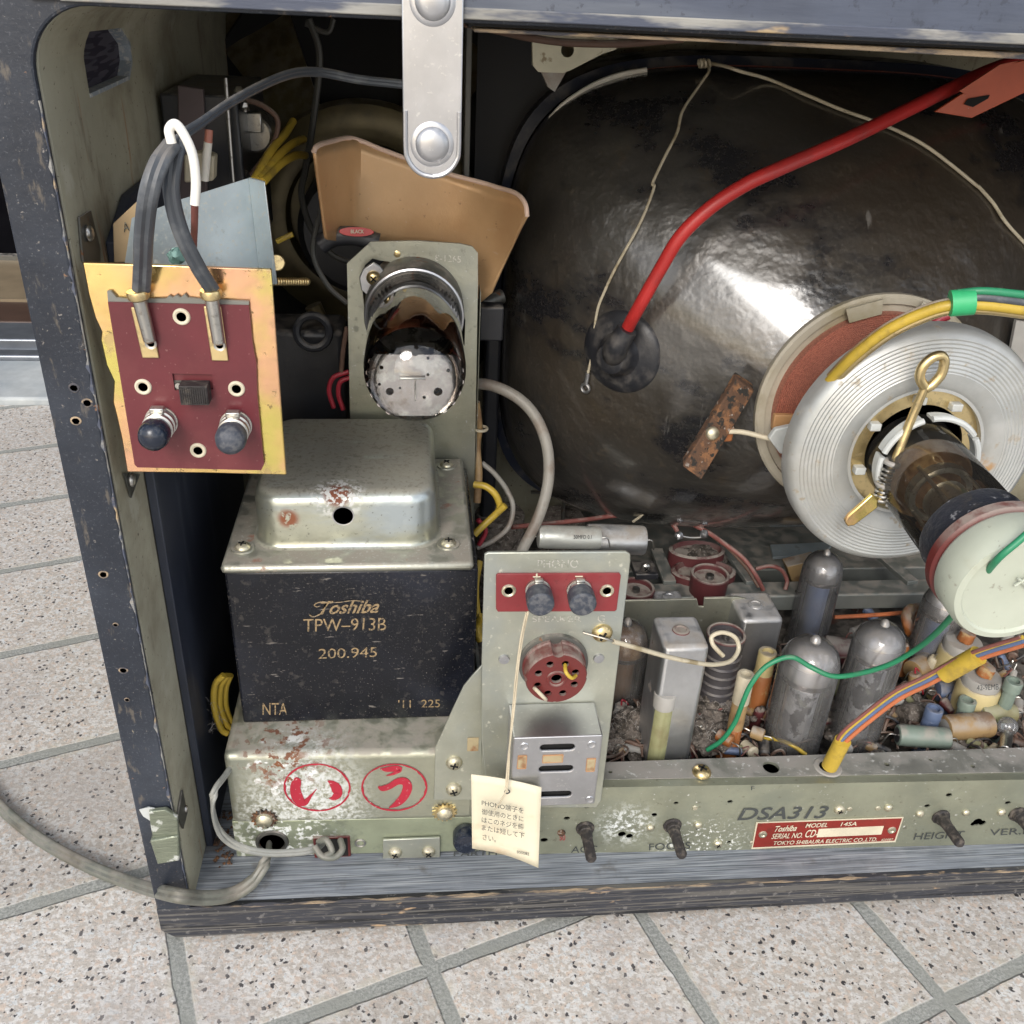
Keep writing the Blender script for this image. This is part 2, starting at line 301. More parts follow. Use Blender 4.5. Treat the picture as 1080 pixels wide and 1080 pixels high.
M['screw'] = mat('plated screw head', (.62, .58, .43), .3, .9, spots=[dict(c=(.3, .26, .2), s=500, lo=.55, hi=.68, r=.8, m=0.), dusty(.5)])
M['steel'] = mat('bright steel', (.46, .45, .42), .28, .95, spots=[dict(c=(.22, .2, .18), s=500, lo=.52, hi=.68, r=.6, a=.7)])
M['darksteel'] = mat('dark steel', (.12, .12, .11), .42, .7, spots=[dusty(.8), dict(c=(.2, .08, .03), s=200, lo=.62, hi=.7, m=0., r=.9)])
M['hole'] = mat('black hole', (.004, .004, .004), .9)  # near-black discs and bars carry the shade inside holes as colour
M['knob'] = mat('blue-black glossy knob', (.010, .014, .025), .16, spots=[dict(c=(.05, .06, .08), s=300, lo=.5, hi=.7, r=.5, a=.4)], bump=[(600, .00003)])
M['knobdust'] = mat('grey dusty knob', (.035, .042, .058), .5, spots=[dict(c=(.14, .14, .145), s=450, lo=.42, hi=.66, r=.85, a=.6)], bump=[(500, .0002)])
M['shaft'] = mat('dirty brown control shaft', (.022, .019, .019), .55, spots=[dict(c=(.13, .11, .09), s=300, lo=.48, hi=.68, r=.9, a=.7)], bump=[(350, .0005)])
M['fish'] = mat('copper-tan pressboard', (.62, .40, .21), .34, .25, spots=[dict(c=(.50, .28, .13), s=9, lo=.4, hi=.66, a=.85), dict(c=(.62, .47, .34), s=900, lo=.66, hi=.70, a=.7, m=0.), dict(c=(.64, .48, .34), s=50, lo=.64, hi=.72, st=(.3, 1, 2), a=.6), dict(c=(.30, .17, .09), s=260, lo=.66, hi=.70, a=.6)], bump=[(600, .00008)], vscale=15)
M['fishedge'] = mat('pale pressboard edge', (.70, .52, .42), .7)
M['crt'] = mat('dusty picture tube coating', (.034, .032, .029), .30, spots=[dict(c=(.034, .024, .014), s=5, lo=.44, hi=.68, r=.42, a=.85, rg=.5), dict(c=(.062, .060, .055), s=6, lo=.48, hi=.74, r=.36, a=.8, off=21, rg=.58), dict(c=(.009, .010, .014), s=12, lo=.52, hi=.64, r=.22, a=.8, rg=.68, st=(1, 1, 1.8)), dict(c=(.006, .006, .008), s=36, lo=.60, hi=.68, r=.36, off=70, rg=.78, a=.7), dict(c=(.060, .043, .025), s=70, lo=.55, hi=.68, r=.5, off=33, rg=.8, a=.5), dict(c=(.12, .10, .08), s=600, lo=.52, hi=.70, r=.6, a=.3, rg=.75), dict(c=(.20, .19, .175), s=34, lo=.66, hi=.73, r=.6, a=.5, st=(3, 1, .5), off=50)], bump=[(9, .0046), (30, .0024), (90, .0004)], spec=1., vscale=9, var=.2, coat=1., coatr=.12)
M['crtrim'] = mat('blue-black tube rim paint', (.020, .024, .038), .3, spots=[dict(c=(.09, .085, .08), s=60, lo=.5, hi=.65, r=.8, a=.7)], bump=[(200, .0002)])
M['cup'] = mat('black rubber anode cup', (.016, .017, .021), .42, spots=[dict(c=(.11, .10, .09), s=90, lo=.45, hi=.7, r=.9, a=.65)], bump=[(90, .0004)])
M['redcable'] = mat('red rubber high voltage cable', (.42, .026, .024), .42, spots=[dict(c=(.28, .03, .028), s=50, lo=.5, hi=.7, a=.7)])
M['redmetal'] = mat('red-orange painted metal', (.42, .085, .035), .45, spots=[dict(c=(.3, .28, .24), s=150, lo=.66, hi=.69)])
M['ringalu'] = mat('turned whitened aluminium', (.40, .41, .40), .40, .40, spots=[dict(c=(.40, .39, .35), s=24, lo=.42, hi=.66, a=.7), dict(c=(.36, .20, .07), s=45, lo=.61, hi=.70, r=.8, m=0.), dict(c=(.28, .22, .14), s=160, lo=.60, hi=.70, r=.8, m=0., a=.7), dict(c=(.50, .51, .50), s=60, lo=.5, hi=.7, a=.5, r=.6)], bump=[(300, .00006), (20, .0006)])
M['coilform'] = mat('beige coil form', (.33, .30, .24), .5, spots=[dict(c=(.22, .19, .12), s=30, lo=.45, hi=.7)])
M['copper'] = mat('enamelled copper winding', (.40, .17, .12), .36, .5, spots=[dict(c=(.20, .08, .06), s=1400, lo=.45, hi=.60, d=2, a=.6), dict(c=(.26, .13, .10), s=40, lo=.45, hi=.7, a=.6)])
M['tape'] = mat('amber tape', (.36, .20, .09), .5)
M['rust'] = mat('rusty iron bar', (.085, .045, .026), .9, spots=[dict(c=(.19, .09, .04), s=190, lo=.48, hi=.62), dict(c=(.02, .018, .015), s=260, lo=.52, hi=.60), dict(c=(.30, .27, .24), s=300, lo=.63, hi=.68, a=.8)], bump=[(250, .0009)])
M['plasticwhite'] = mat('white plastic', (.46, .48, .47), .35, spots=[dict(c=(.32, .30, .25), s=60, lo=.5, hi=.7, a=.6)])
M['socketcap'] = mat('mint white socket cap', (.43, .46, .38), .35, spots=[dict(c=(.30, .29, .2), s=50, lo=.55, hi=.75, a=.5), dict(c=(.2, .18, .14), s=300, lo=.64, hi=.70, a=.6)], bump=[(60, .0002)], var=.05)
M['clothband'] = mat('dark varnished band', (.02, .023, .032), .3, spots=[dict(c=(.20, .2, .21), s=300, lo=.6, hi=.68, r=.8)], bump=[(300, .0004)])
M['lead'] = mat('grey twin lead', (.060, .068, .080), .32, spots=[dict(c=(.15, .16, .17), s=100, lo=.5, hi=.7, a=.6), dusty(.4)])
M['darklead'] = mat('dark grey old cord', (.05, .05, .045), .5, spots=[dusty(.6)])
M['white'] = mat('white insulation', (.74, .72, .66), .45)
M['cream'] = mat('aged cream insulation', (.48, .43, .32), .5, spots=[dict(c=(.28, .23, .14), s=80, lo=.52, hi=.7)])
M['greycord'] = mat('grey mains cord', (.125, .13, .11), .38, spots=[dict(c=(.09, .08, .06), s=60, lo=.45, hi=.7, a=.8), dusty(.4)], bump=[(150, .0001)])
M['greyplastic'] = mat('grey sleeve', (.27, .255, .225), .5, spots=[dict(c=(.19, .15, .12), s=50, lo=.45, hi=.65)])
M['yellow'] = mat('yellow insulation', (.46, .32, .04), .42, spots=[dict(c=(.2, .14, .04), s=100, lo=.5, hi=.7, a=.7)])
M['orange'] = mat('orange insulation', (.46, .14, .055), .45, spots=[dict(c=(.28, .09, .04), s=100, lo=.5, hi=.7, a=.6)])
M['green'] = mat('green insulation', (.02, .20, .095), .45, spots=[dusty(.5, .5, .7)])
M['greentape'] = mat('green tape', (.03, .36, .14), .5)
M['bluew'] = mat('slate blue insulation', (.09, .13, .24), .5)
M['red'] = mat('red insulation', (.30, .02, .035), .45)
M['pink'] = mat('faded red wire', (.19, .065, .055), .6, spots=[dusty(.6)])
M['brown'] = mat('brown wire', (.12, .07, .05), .6, spots=[dusty(.6)])
M['string'] = mat('cotton string', (.46, .40, .29), .9, bump=[(900, .0002)])
M['card'] = mat('aged cream card', (.62, .57, .43), .8, spots=[dict(c=(.56, .40, .25), s=45, lo=.50, hi=.72, a=.7)], var=.05)
M['sticker'] = mat('tan sticker', (.33, .27, .16), .7, spots=[dict(c=(.22, .11, .05), s=160, lo=.5, hi=.66)])
M['rustline'] = mat('rust outline', (.36, .19, .09), .8)
M['olive'] = mat('olive lacquered steel', (.12, .097, .047), .36, .45, spots=[dict(c=(.06, .047, .025), s=40, lo=.4, hi=.7), dusty(.5)])
M['blackpaper'] = mat('black speaker cloth', (.010, .010, .011), .85)
M['mica'] = mat('silvery mica disc', (.60, .55, .53), .16, .95, spots=[dict(c=(.75, .72, .68), s=70, lo=.5, hi=.6), dict(c=(.40, .32, .27), s=60, lo=.56, hi=.68, r=.3)], bump=[(60, .0006)])
M['getter'] = mat('brown getter film', (.12, .032, .014), .14, 0., spots=[dict(c=(.34, .16, .06), s=38, lo=.50, hi=.62), dict(c=(.012, .004, .004), s=50, lo=.50, hi=.60)], spec=.6)
M['silverget'] = mat('silver getter', (.36, .35, .34), .24, .7, spots=[dusty(.9, .25, .6)])
M['plate'] = mat('grey tube plates', (.30, .30, .31), .4, .5, spots=[dict(c=(.52, .52, .53), s=120, lo=.5, hi=.6), dict(c=(.025, .025, .035), s=70, lo=.52, hi=.58, off=8)])
M['bluelabel'] = mat('blue-grey inner plate', (.11, .15, .25), .5, .2, spots=[dusty(.6)])
M['amber'] = mat('amber resin', (.16, .075, .02), .5, spots=[dusty(.7), dict(c=(.32, .20, .08), s=90, lo=.5, hi=.66)])
M['glass'] = glass('clear tube glass', amt=.0, rough=.03)
M['glassdust'] = glass('dusty tube glass', tint=(.96, .97, 1.), amt=.15, dust=(.52, .51, .50), rough=.04)
M['neckglass'] = glass('neck glass', tint=(.78, .74, .66), amt=.03)
M['ceramic'] = mat('cream ceramic', (.46, .38, .19), .4, spots=[dusty(.9, .35, .6), dict(c=(.25, .17, .08), s=60, lo=.52, hi=.7, a=.6)])
M['greyend'] = mat('grey end cap', (.30, .29, .27), .6, spots=[dusty(.9)])
M['orangecap'] = mat('orange-brown resistor', (.26, .09, .025), .5, spots=[dusty(.9, .3, .6), dict(c=(.36, .26, .13), s=120, lo=.52, hi=.66)])
M['tan'] = mat('tan wax paper', (.29, .19, .085), .6, spots=[dusty(.9, .3, .6), dict(c=(.14, .07, .035), s=70, lo=.5, hi=.68, a=.7)])
M['greentube'] = mat('grey-green sleeve', (.17, .215, .18), .45, spots=[dusty(.7), dict(c=(.10, .12, .10), s=60, lo=.5, hi=.7, a=.6)])
M['silvercap'] = mat('silver capacitor', (.50, .51, .47), .38, .5, spots=[dusty(.7)])
M['wax'] = mat('yellow-green wax tube', (.25, .25, .13), .5, spots=[dusty(.5, .4, .7), dict(c=(.17, .145, .07), s=60, lo=.45, hi=.7)], bump=[(200, .0003)])
M['maroon'] = mat('maroon coil form', (.10, .026, .028), .5, spots=[dusty(.95, .30, .56)])
M['winding'] = mat('dark ribbed winding', (.075, .07, .075), .5, .2, spots=[dusty(.7)])
M['lint'] = mat('grey lint', (.17, .145, .125), 1., spots=[dict(c=(.06, .05, .04), s=150, lo=.45, hi=.62), dict(c=(.30, .27, .235), s=500, lo=.54, hi=.66)], bump=[(900, .0015)])
M['fibre'] = mat('pale lint fibre', (.42, .39, .36), .9)
M['floorin'] = mat('grimy chassis floor', (.05, .045, .04), .9, spots=[dict(c=(.17, .15, .13), s=90, lo=.42, hi=.62), dict(c=(.10, .04, .03), s=60, lo=.6, hi=.7)], bump=[(300, .001)])
M['rail2'] = mat('grey painted rail', (.22, .235, .22), .45, .5, spots=[dusty(.8)])
M['cardboard'] = mat('brown cardboard', (.45, .33, .19), .8)
M['brownbox'] = mat('matt brown box', (.10, .075, .075), .7)
M['clear'] = mat('wrinkled greenish metal', (.17, .19, .14), .3, .3, spots=[dict(c=(.5, .52, .48), s=140, lo=.62, hi=.68)], bump=[(160, .0012, (.4, 1, 2))])
M['wornedge'] = mat('pale worn rail edge', (.25, .245, .225), .7, spots=[dict(c=(.06, .07, .10), s=90, lo=.42, hi=.54, st=(.2, 1, 1)), dict(c=(.36, .27, .16), s=70, lo=.58, hi=.66, st=(.3, 1, 1))], bump=[(200, .0006, (.2, 1, 1))])
# ---------------------------------------------------------------- ground
GZ = -.0085
def ground_mat():
    m = bpy.data.materials.new('speckled granite tiles'); m.use_nodes = True
    nt = m.node_tree; N = nt.nodes; L = nt.links; N.clear()
    out = N.new('ShaderNodeOutputMaterial'); b = N.new('ShaderNodeBsdfPrincipled'); L.new(b.outputs[0], out.inputs[0])
    g = N.new('ShaderNodeNewGeometry')
    def mth(op, a, c=None, d=None):
        k = N.new('ShaderNodeMath'); k.operation = op
        for i, q in enumerate((a, c, d)):
            if q is None: continue
            if isinstance(q, (int, float)): k.inputs[i].default_value = q
            else: L.new(q, k.inputs[i])
        return k.outputs[0]
    def noise(s, d=3, rg=.5, off=0, src=None):
        mp = N.new('ShaderNodeMapping'); mp.inputs['Location'].default_value = (off, off, 0); L.new(src or g.outputs['Position'], mp.inputs[0])
        t = N.new('ShaderNodeTexNoise'); t.inputs['Scale'].default_value = s; t.inputs['Detail'].default_value = d; t.inputs['Roughness'].default_value = rg; L.new(mp.outputs[0], t.inputs[0]); return t
    def ramp(v, lo, hi, a=0., c=1.):
        r = N.new('ShaderNodeMapRange'); r.interpolation_type = 'SMOOTHSTEP'; L.new(v, r.inputs[0])
        for i, q in enumerate((lo, hi, a, c)): r.inputs[i + 1].default_value = q
        return r.outputs[0]
    def mix(f, a, c):
        q = N.new('ShaderNodeMix'); q.data_type = 'RGBA'; L.new(f, q.inputs[0])
        for i, x in ((6, a), (7, c)):
            if isinstance(x, tuple): q.inputs[i].default_value = (*x, 1)
            else: L.new(x, q.inputs[i])
        return q.outputs[2]
    sp = N.new('ShaderNodeSeparateXYZ'); wob = noise(60, 3, off=3); 
    L.new(g.outputs['Position'], sp.inputs[0])
    A = R(19); ca, sa = math.cos(A), math.sin(A)
    u = mth('ADD', mth('MULTIPLY', sp.outputs[0], ca), mth('MULTIPLY', sp.outputs[1], sa))
    v = mth('ADD', mth('MULTIPLY', sp.outputs[0], -sa), mth('MULTIPLY', sp.outputs[1], ca))
    w1 = mth('MULTIPLY', mth('SUBTRACT', wob.outputs[0], .5), .0022)
    P = .1045
    def joint(c, off, half):
        d = mth('ABSOLUTE', mth('SUBTRACT', mth('FRACT', mth('DIVIDE', mth('ADD', c, off + P * 40.5), P)), .5))
        return mth('ADD', mth('MULTIPLY', d, P), w1)
    du = joint(u, 0.0, 0); dv = joint(v, -.0485, 0)
    d = mth('MINIMUM', du, dv)
    j = ramp(d, .0030, .0040, 1., 0.)
    idn = N.new('ShaderNodeTexWhiteNoise'); cx = N.new('ShaderNodeCombineXYZ')
    L.new(mth('FLOOR', mth('DIVIDE', mth('ADD', u, P * 40), P)), cx.inputs[0]); L.new(mth('FLOOR', mth('DIVIDE', mth('ADD', v, P * 40 - .0485), P)), cx.inputs[1]); L.new(cx.outputs[0], idn.inputs[0])
    c = mix(ramp(noise(420, 3, .5, 1).outputs[0], .44, .58), (.43, .39, .345), (.575, .555, .525))
    c = mix(ramp(noise(380, 3, .5, 7).outputs[0], .55, .64), c, (.52, .435, .365))
    c = mix(ramp(noise(300, 3, .6, 13).outputs[0], .58, .68), c, (.54, .555, .55))
    vo = N.new('ShaderNodeTexVoronoi'); vo.inputs['Scale'].default_value = 440; vo.inputs['Randomness'].default_value = 1
    st = N.new('ShaderNodeVectorMath'); st.operation = 'ADD'; ns = noise(600, 2, off=5); sc = N.new('ShaderNodeVectorMath'); sc.operation = 'SCALE'; sc.inputs['Scale'].default_value = .0026
    L.new(ns.outputs['Color'], sc.inputs[0]); L.new(g.outputs['Position'], st.inputs[0]); L.new(sc.outputs[0], st.inputs[1]); L.new(st.outputs[0], vo.inputs[0])
    rs = N.new('ShaderNodeSeparateColor'); L.new(vo.outputs['Color'], rs.inputs[0])
    sz = mth('MULTIPLY', ramp(rs.outputs[0], .70, 1.), .52)
    blk = ramp(mth('SUBTRACT', vo.outputs['Distance'], sz), -.08, .0, 1., 0.)
    blk = mth('MULTIPLY', blk, ramp(rs.outputs[0], .70, .72))
    c = mix(ramp(noise(900, 2, .6, 44).outputs[0], .62, .70, 0., .7), c, (.16, .14, .13)); c = mix(blk, c, (.045, .042, .045))
    tone = ramp(idn.outputs[0], 0, 1, .88, 1.07)
    tn = N.new('ShaderNodeVectorMath'); tn.operation = 'SCALE'; L.new(c, tn.inputs[0]); L.new(tone, tn.inputs['Scale']); c = tn.outputs[0]
    dirt = ramp(noise(13, 6, .7, 21).outputs[0], .42, .72, 0., .5); c = mix(dirt, c, (.38, .35, .33))
    edge = ramp(d, .0045, .0085, .5, 0.); c = mix(mth('MULTIPLY', edge, ramp(noise(120, 3, off=30).outputs[0], .45, .6)), c, (.50, .47, .39))
    gr = mix(ramp(noise(700, 3, .7, 8).outputs[0], .35, .65), (.21, .215, .20), (.34, .345, .32))
    gr = mix(ramp(noise(35, 3, .7, 18).outputs[0], .45, .7), gr, (.26, .265, .24))
    c = mix(j, c, gr)
    L.new(c, b.inputs['Base Color'])
    L.new(ramp(j, 0, 1, .42, .9), b.inputs['Roughness'])
    b1 = N.new('ShaderNodeBump'); b1.inputs['Distance'].default_value = .0007; L.new(mth('SUBTRACT', 1., j), b1.inputs['Height'])
    b2 = N.new('ShaderNodeBump'); b2.inputs['Distance'].default_value = .0005; L.new(noise(500, 4, .6, 2).outputs[0], b2.inputs['Height']); L.new(b1.outputs[0], b2.inputs['Normal'])
    L.new(b2.outputs[0], b.inputs['Normal'])
    return m
b = MB(); b.box((-6, -6, -.6), (6, .62, GZ))
tag(b.build('ground', ground_mat(), loc=(0, 0, GZ), smooth=False), kind='structure')

# doorway behind on the left (only a sliver of it shows past the cabinet)
th = thing('door_sill', 'blurred concrete step with aluminium sliding door track and dark doorway at far left', 'door sill', (-.3, .9, 0))
conc = mat('pale concrete step', (.40, .42, .42), .8, spots=[dict(c=(.28, .31, .33), s=12, lo=.45, hi=.7)])
MB().box((-2.6, .621, -.6), (2.6, .725, -.001)).build('step', conc, th, bevel=.003)
MB().box((-2.6, .725, -.6), (2.6, .745, .004)).box((-2.6, .765, -.5), (2.6, .785, .008)).box((-2.6, .745, -.5), (2.6, .765, -.006)).box((-2.6, .785, -.5), (2.6, .84, .002)).build('track', mat('dull track', (.25, .27, .30), .35, .7), th, bevel=.002)
MB().box((-2.6, .84, -.5), (2.6, .915, .003)).build('threshold', mat('dark brown wood', (.06, .035, .025), .5), th, bevel=.002)
MB().box((-2.6, .915, -.5), (2.6, 1.09, .006)).build('floor_board', mat('tan wooden floor', (.20, .155, .10), .4), th)
MB().box((-2.6, 1.09, -.5), (2.6, 1.105, .012)).build('inner_rail', M['darksteel'], th)
MB().box((-2.6, 1.11, -.5), (2.6, 1.3, 1.9)).build('dark_opening', mat('dark room', (.004, .004, .005), 1., spec=0), th)  # solid slab, the unlit room's shade put into its near-black colour

# ---------------------------------------------------------------- cabinet
cab = thing('television_cabinet', 'blue-black wooden television cabinet with its back cover off, standing on speckled tiles', 'cabinet', (.3, .17, -.0025))
XL, XR, ZT, YB = -.0052, .64, .3755, .345
def rrect(x0, x1, z0, z1, r, y, n=10):
    P = []
    for cx, cz, a0 in ((x1 - r, z1 - r, 0), (x0 + r, z1 - r, 90), (x0 + r, z0 + r, 180), (x1 - r, z0 + r, 270)):
        for k in range(n + 1):
            a = R(a0 + 90 * k / n); P.append(V((cx + r * math.cos(a), y, cz + r * math.sin(a))))
    return P
# rear frame: worn blue paint
sh = MB(); sh.box((XL, 0, .0155), (XR, .0028, .405))
ct = MB(); ct.prism(rrect(.0097, XR - .015, -.05, ZT, .017, -.01), (0, .03, 0))
sh.build('rear_frame', M['rim'], cab, bevel=.0008, cut=ct, smooth=False)
# side, top shells
sh = MB(); sh.box((XL, .0030, .0155), (XR, YB, .405))
ct = MB(); ct.prism(rrect(.0100, XR - .015, -.05, ZT + .0002, .017, -.01), (0, YB - .01, 0))
q = [U(p, X=.01) for p in ((88, 33), (126, 29), (137, 45), (139, 66), (136, 84), (95, 103), (88, 60))]
ct.prism([p + V((.003, 0, 0)) for p in q], (-.04, 0, 0))
wall = sh.build('side_wall', M['beige'], cab, cut=ct, smooth=False)
rm = [(p + V((.0003, 0, 0))) for p in q]
cen = sum(rm, V()) / len(rm)
g = MB(); g.box((.0050, .03, .335), (.0062, .125, .374)); g.build('vent_grille', M['grille'], cab)
g = MB()     # pale cut edge of the hole
ins = [r_ + (cen - r_) * .0 for r_ in rm]
for a, b2 in ((rm[2], rm[3]), (rm[3], rm[4]), (rm[1], rm[2]), (rm[4], rm[5])):
    n_ = V((0, -(b2 - a).z, (b2 - a).y)).normalized()
    if n_ @ (cen - a) < 0: n_ = -n_
    g.prism([a, b2, b2 + n_ * .0012, a + n_ * .0012], (-.0045, 0, 0))
g.build('vent_edge', mat('torn paper edge', (.30, .34, .38), .8, spots=[dict(c=(.5, .5, .48), s=500, lo=.5, hi=.62)]), cab)
# top rail in front of the frame: lighter worn paint
MB().box((.012, -.0016, ZT + .0012), (XR, -.0003, .405)).build('top_rail', M['rail'], cab, bevel=.0006)
b = MB(); b.prism([U((500, 30), Y=.004), U((1085, 56), Y=.004), U((1085, 63), Y=.004), U((760, 45), Y=.004), U((500, 34), Y=.004)], (0, .012, 0)); b.build('trim_strip', M['rawwood'], cab, bevel=.0003)
MB().box((XL + .002, .0, .405), (XR, YB, .42)).build('top_board', M['rail'], cab, bevel=.002)
MB().box((.02, -.0019, ZT + .0010), (XR, -.0001, ZT + .0040)).build('worn_edge', M['wornedge'], cab, bevel=.0004, jit=.0001)
MB().box(U((497, 330), Y=.236), U((590, 20), Y=.238)).build('dark_baffle', M['black'], cab)  # added black sheet that darkens the space behind the strap
# bottom board with plywood edge
def bz(x): return .0172 - .0065 * x
b = MB(); b.prism([V((XL, .0030, -.0024)), V((XL, .0030, bz(0))), V((XR, .0030, bz(XR))), V((XR, .0030, -.0024))], (0, YB - .003, 0)); b.build('bottom_board', M['board'], cab)
b = MB(); b.prism([V((XL + .006, -.0004, -.0024)), V((XL, -.0004, .003)), V((XL, -.0004, bz(0) + .0002)), V((XR, -.0004, bz(XR) + .0002)), V((XR, -.0004, -.0024))], (0, .0033, 0)); b.build('plywood_edge', M['ply'], cab, bevel=.0006)
pp = [(200 + i * 11, 958.3 - (i * 11) * .0405) for i in range(82)]
b = MB(); top_ = []; bot_ = []
for p1 in pp:        # one long splintered strip, thick where the paint is chipped off
    w = random.choice((.00006, .0001, .0004, .0007)) * random.uniform(.6, 1.3); x1 = U(p1, Y=0).x
    top_.append((x1, w))
for (x1, w1), (x2, w2) in zip(top_, top_[1:]):
    for (xa, wa), (xb, wb) in ((((x1, w1)), (x2, w2)),):
        vs = [b.bm.verts.new(V(c)) for c in ((xa, -.0006, bz(xa) + .0003), (xb, -.0006, bz(xb) + .0003), (xb, -.0006, bz(xb) + .0003 - wb), (xa, -.0006, bz(xa) + .0003 - wa), (xa, wa * 1.5, bz(xa) + .0003), (xb, wb * 1.5, bz(xb) + .0003))]
        b.bm.faces.new(vs[:4]); b.bm.faces.new([vs[0], vs[4], vs[5], vs[1]])
bmesh.ops.remove_doubles(b.bm, verts=b.bm.verts, dist=.00001)
b.build('chipped_edge', M['rawwood'], cab)
MB().box((.01, YB - .012, .012), (XR - .015, YB - .002, ZT)).build('front_panel', M['black'], cab)
MB().box((.13, .06, ZT - .004), (XR - .015, YB - .014, ZT - .0005)).box((XR - .03, .02, .02), (XR - .017, YB - .014, ZT - .005)).build('dark_lining', M['black'], cab)  # black layer on ceiling and right wall, interior shade put in as colour
b = MB(); b.prism([V((.0103, .034, .0175)), V((.0103, .034, .305)), V((.0103, .06, .315)), V((.0103, .2, .315)), V((.0103, .2, .0175))], (.0035, 0, 0)); b.build('inner_panel', M['inner'], cab, bevel=.0005)  # dark panel; its upper part stands in for soft shade on the wall
b = MB(); prev = None
for i in range(130):
    f = i / 129; z = .352 + (.03 - .352) * f; w = random.choice((.00008, .00012, .0004, .0009)) * random.uniform(.4, 1.4)
    cur = [b.bm.verts.new(V((.0097, -.00025, z))), b.bm.verts.new(V((.0097 - w, -.00025, z))), b.bm.verts.new(V((.0099, w, z)))]
    if prev: b.bm.faces.new([prev[0], prev[1], cur[1], cur[0]]); b.bm.faces.new([prev[2], prev[0], cur[0], cur[2]])
    prev = cur
b.build('scuffed_edge', M['wornedge'], cab, smooth=False)
for p in ((78, 409), (92, 425), (80, 444), (109, 606), (122, 659), (130, 707), (134, 738)):
    c = U(p, Y=-.0001); r = .0011 if p[1] < 620 or p[1] == 707 else .0007
    rg = MB().lathe(c, (0, -1, 0), [(r * 1.45, 0), (r * 1.3, .0002), (r, .0002), (r, -.0001), (r * 1.45, 0)], 14, sx=1.1).build('screw_hole', M['rawwood'], cab, jit=.00006)
    MB().lathe(c + V((0, -.0001, 0)), (0, -1, 0), [(0, 0), (r, 0)], 14).build('hole', M['hole'], rg)
# dust and rust in the bottom left corner
b = MB()
for i in range(60):
    p = U((random.uniform(226, 245), random.uniform(855, 915)), Z=.0185); 
    if p.x < .0105: p.x = .0105 + random.random() * .008
    b.ball(p, random.uniform(.0003, .0011), sz=.6, seg=6)
tag(b.build('rust_flakes', M['rust'], jit=.0001), 'loose brown rust and dirt in the corner between cabinet side and chassis', 'rust flakes', kind='stuff')

# clip on the lower left of the frame
cl = thing('back_cover_clip', 'bent greenish metal clip with wrinkled clear tape on the lower left frame post', 'clip', U((175, 885), Y=-.001))
P = [U(p, Y=-.001) for p in ((158, 852), (176, 850), (188, 858), (190, 880), (163, 884), (160, 868))]
MB().prism(P, (0, -.0022, 0)).build('upper_step', M['clear'], cl, bevel=.0005)
P = [U(p, Y=-.001) for p in ((160, 880), (190, 875), (191, 901), (168, 905))]
MB().prism(P, (0, -.0036, 0)).build('lower_step', M['clear'], cl, bevel=.0007)
P = [U(p, Y=-.0012) for p in ((147, 853), (156, 850), (166, 853), (170, 860), (160, 866), (151, 861))]
MB().prism(P, (0, -.0006, 0)).build('tape_corner', M['plasticwhite'], cl, jit=.0003)
P = [U(p, X=.0103) for p in ((191, 833), (196, 858), (192, 874), (186, 862))]
MB().prism(P, (.0007, 0, 0)).build('side_plate', M['darksteel'], cl)
MB().ball(U((196, 853), X=.0112), .0016, sx=.7, seg=14).build('rivet', M['steel'], cl)

# silver strap hanging from the top rail
stp = thing('hinge_strap', 'bright aluminium strap with rounded end and two bosses hanging from the top rail', 'strap', U((456, 187), Y=-.004))
a = U((456, 157), Y=-.004); w = pxm(30.5, a)
P = [V((a.x - w, -.004, .398)), V((a.x + w, -.004, .398))] + [V((a.x + w * math.cos(t), -.004, a.z + w * math.sin(t))) for t in [R(-180 * k / 20) for k in range(21)]]
MB().prism(P, (0, .0011, 0)).build('strap_plate', M['alu'], stp, bevel=.0004)
for s in (-1, 1):
    x0 = a.x + s * (w - .0007)
    MB().tube([V((x0, -.0042, .398)), V((x0, -.0042, a.z + .052))], .0008, 8, n=2).build('rolled_edge', M['alu'], stp)
    MB().tube([V((x0, -.0042, a.z + .010))] + [V((a.x + s * (w - .0007) * math.cos(R(t)), -.0042, a.z - (w - .0007) * math.sin(R(t)))) for t in (0, 22, 45, 67, 89)], .0007, 8, n=4).build('rolled_edge', M['alu'], stp)
for pz in (a.z + .0012, U((455, 1), Y=-.004).z):
    MB().lathe(V((a.x, -.0040, pz)), (0, -1, 0), [(.0062, 0), (.0058, .0003), (.0048, .0004), (.0042, .0013), (.003, .0018), (0, .0019)], 32).build('boss', M['alu'], stp)

# ---------------------------------------------------------------- speaker deep inside
sp = thing('loudspeaker', 'olive metal loudspeaker frame with black cone deep in the upper left', 'loudspeaker', U((385, 230), Y=.25))
c = U((385, 232), Y=.262); c2 = U((385, 225), Y=.31)
MB().lathe(c, (0, -1, 0), [(.063, -.008), (.061, .0), (.050, .004), (.042, .002), (.040, -.004), (.060, -.010)], 48, sx=1.05).build('hub_ring', M['olive'], sp)
MB().lathe(c2, (0, -1, 0), [(.115, 0), (.112, .012), (.106, .012), (.062, .020), (.03, .03), (0, .03)], 48, sx=.9, sy=1.2, up=(1, 0, 0)).build('cone', M['blackpaper'], sp)
for an in (58, 122, 200):
    A_, B_ = V((math.cos(R(an - 11)), 0, math.sin(R(an - 11)))), V((math.cos(R(an + 11)), 0, math.sin(R(an + 11))))
    a1 = c + A_ * .055; a2 = c + B_ * .055; d = V((0, .045, 0))
    MB().prism([a1, a2, c + B_ * .125 + d, c + A_ * .125 + d], (0, .002, 0)).build('frame_arm', M['olive'], sp)
MB().cyl(c + V((0, -.03, 0)), c, .035, seg=40).build('magnet', M['blackplastic'], sp)
q = U((300, 38), Y=.30)
MB().box(q - V((.016, .0, .02)), q + V((.012, .002, .03))).build('corner_flange', M['olive'], sp, bevel=.002)
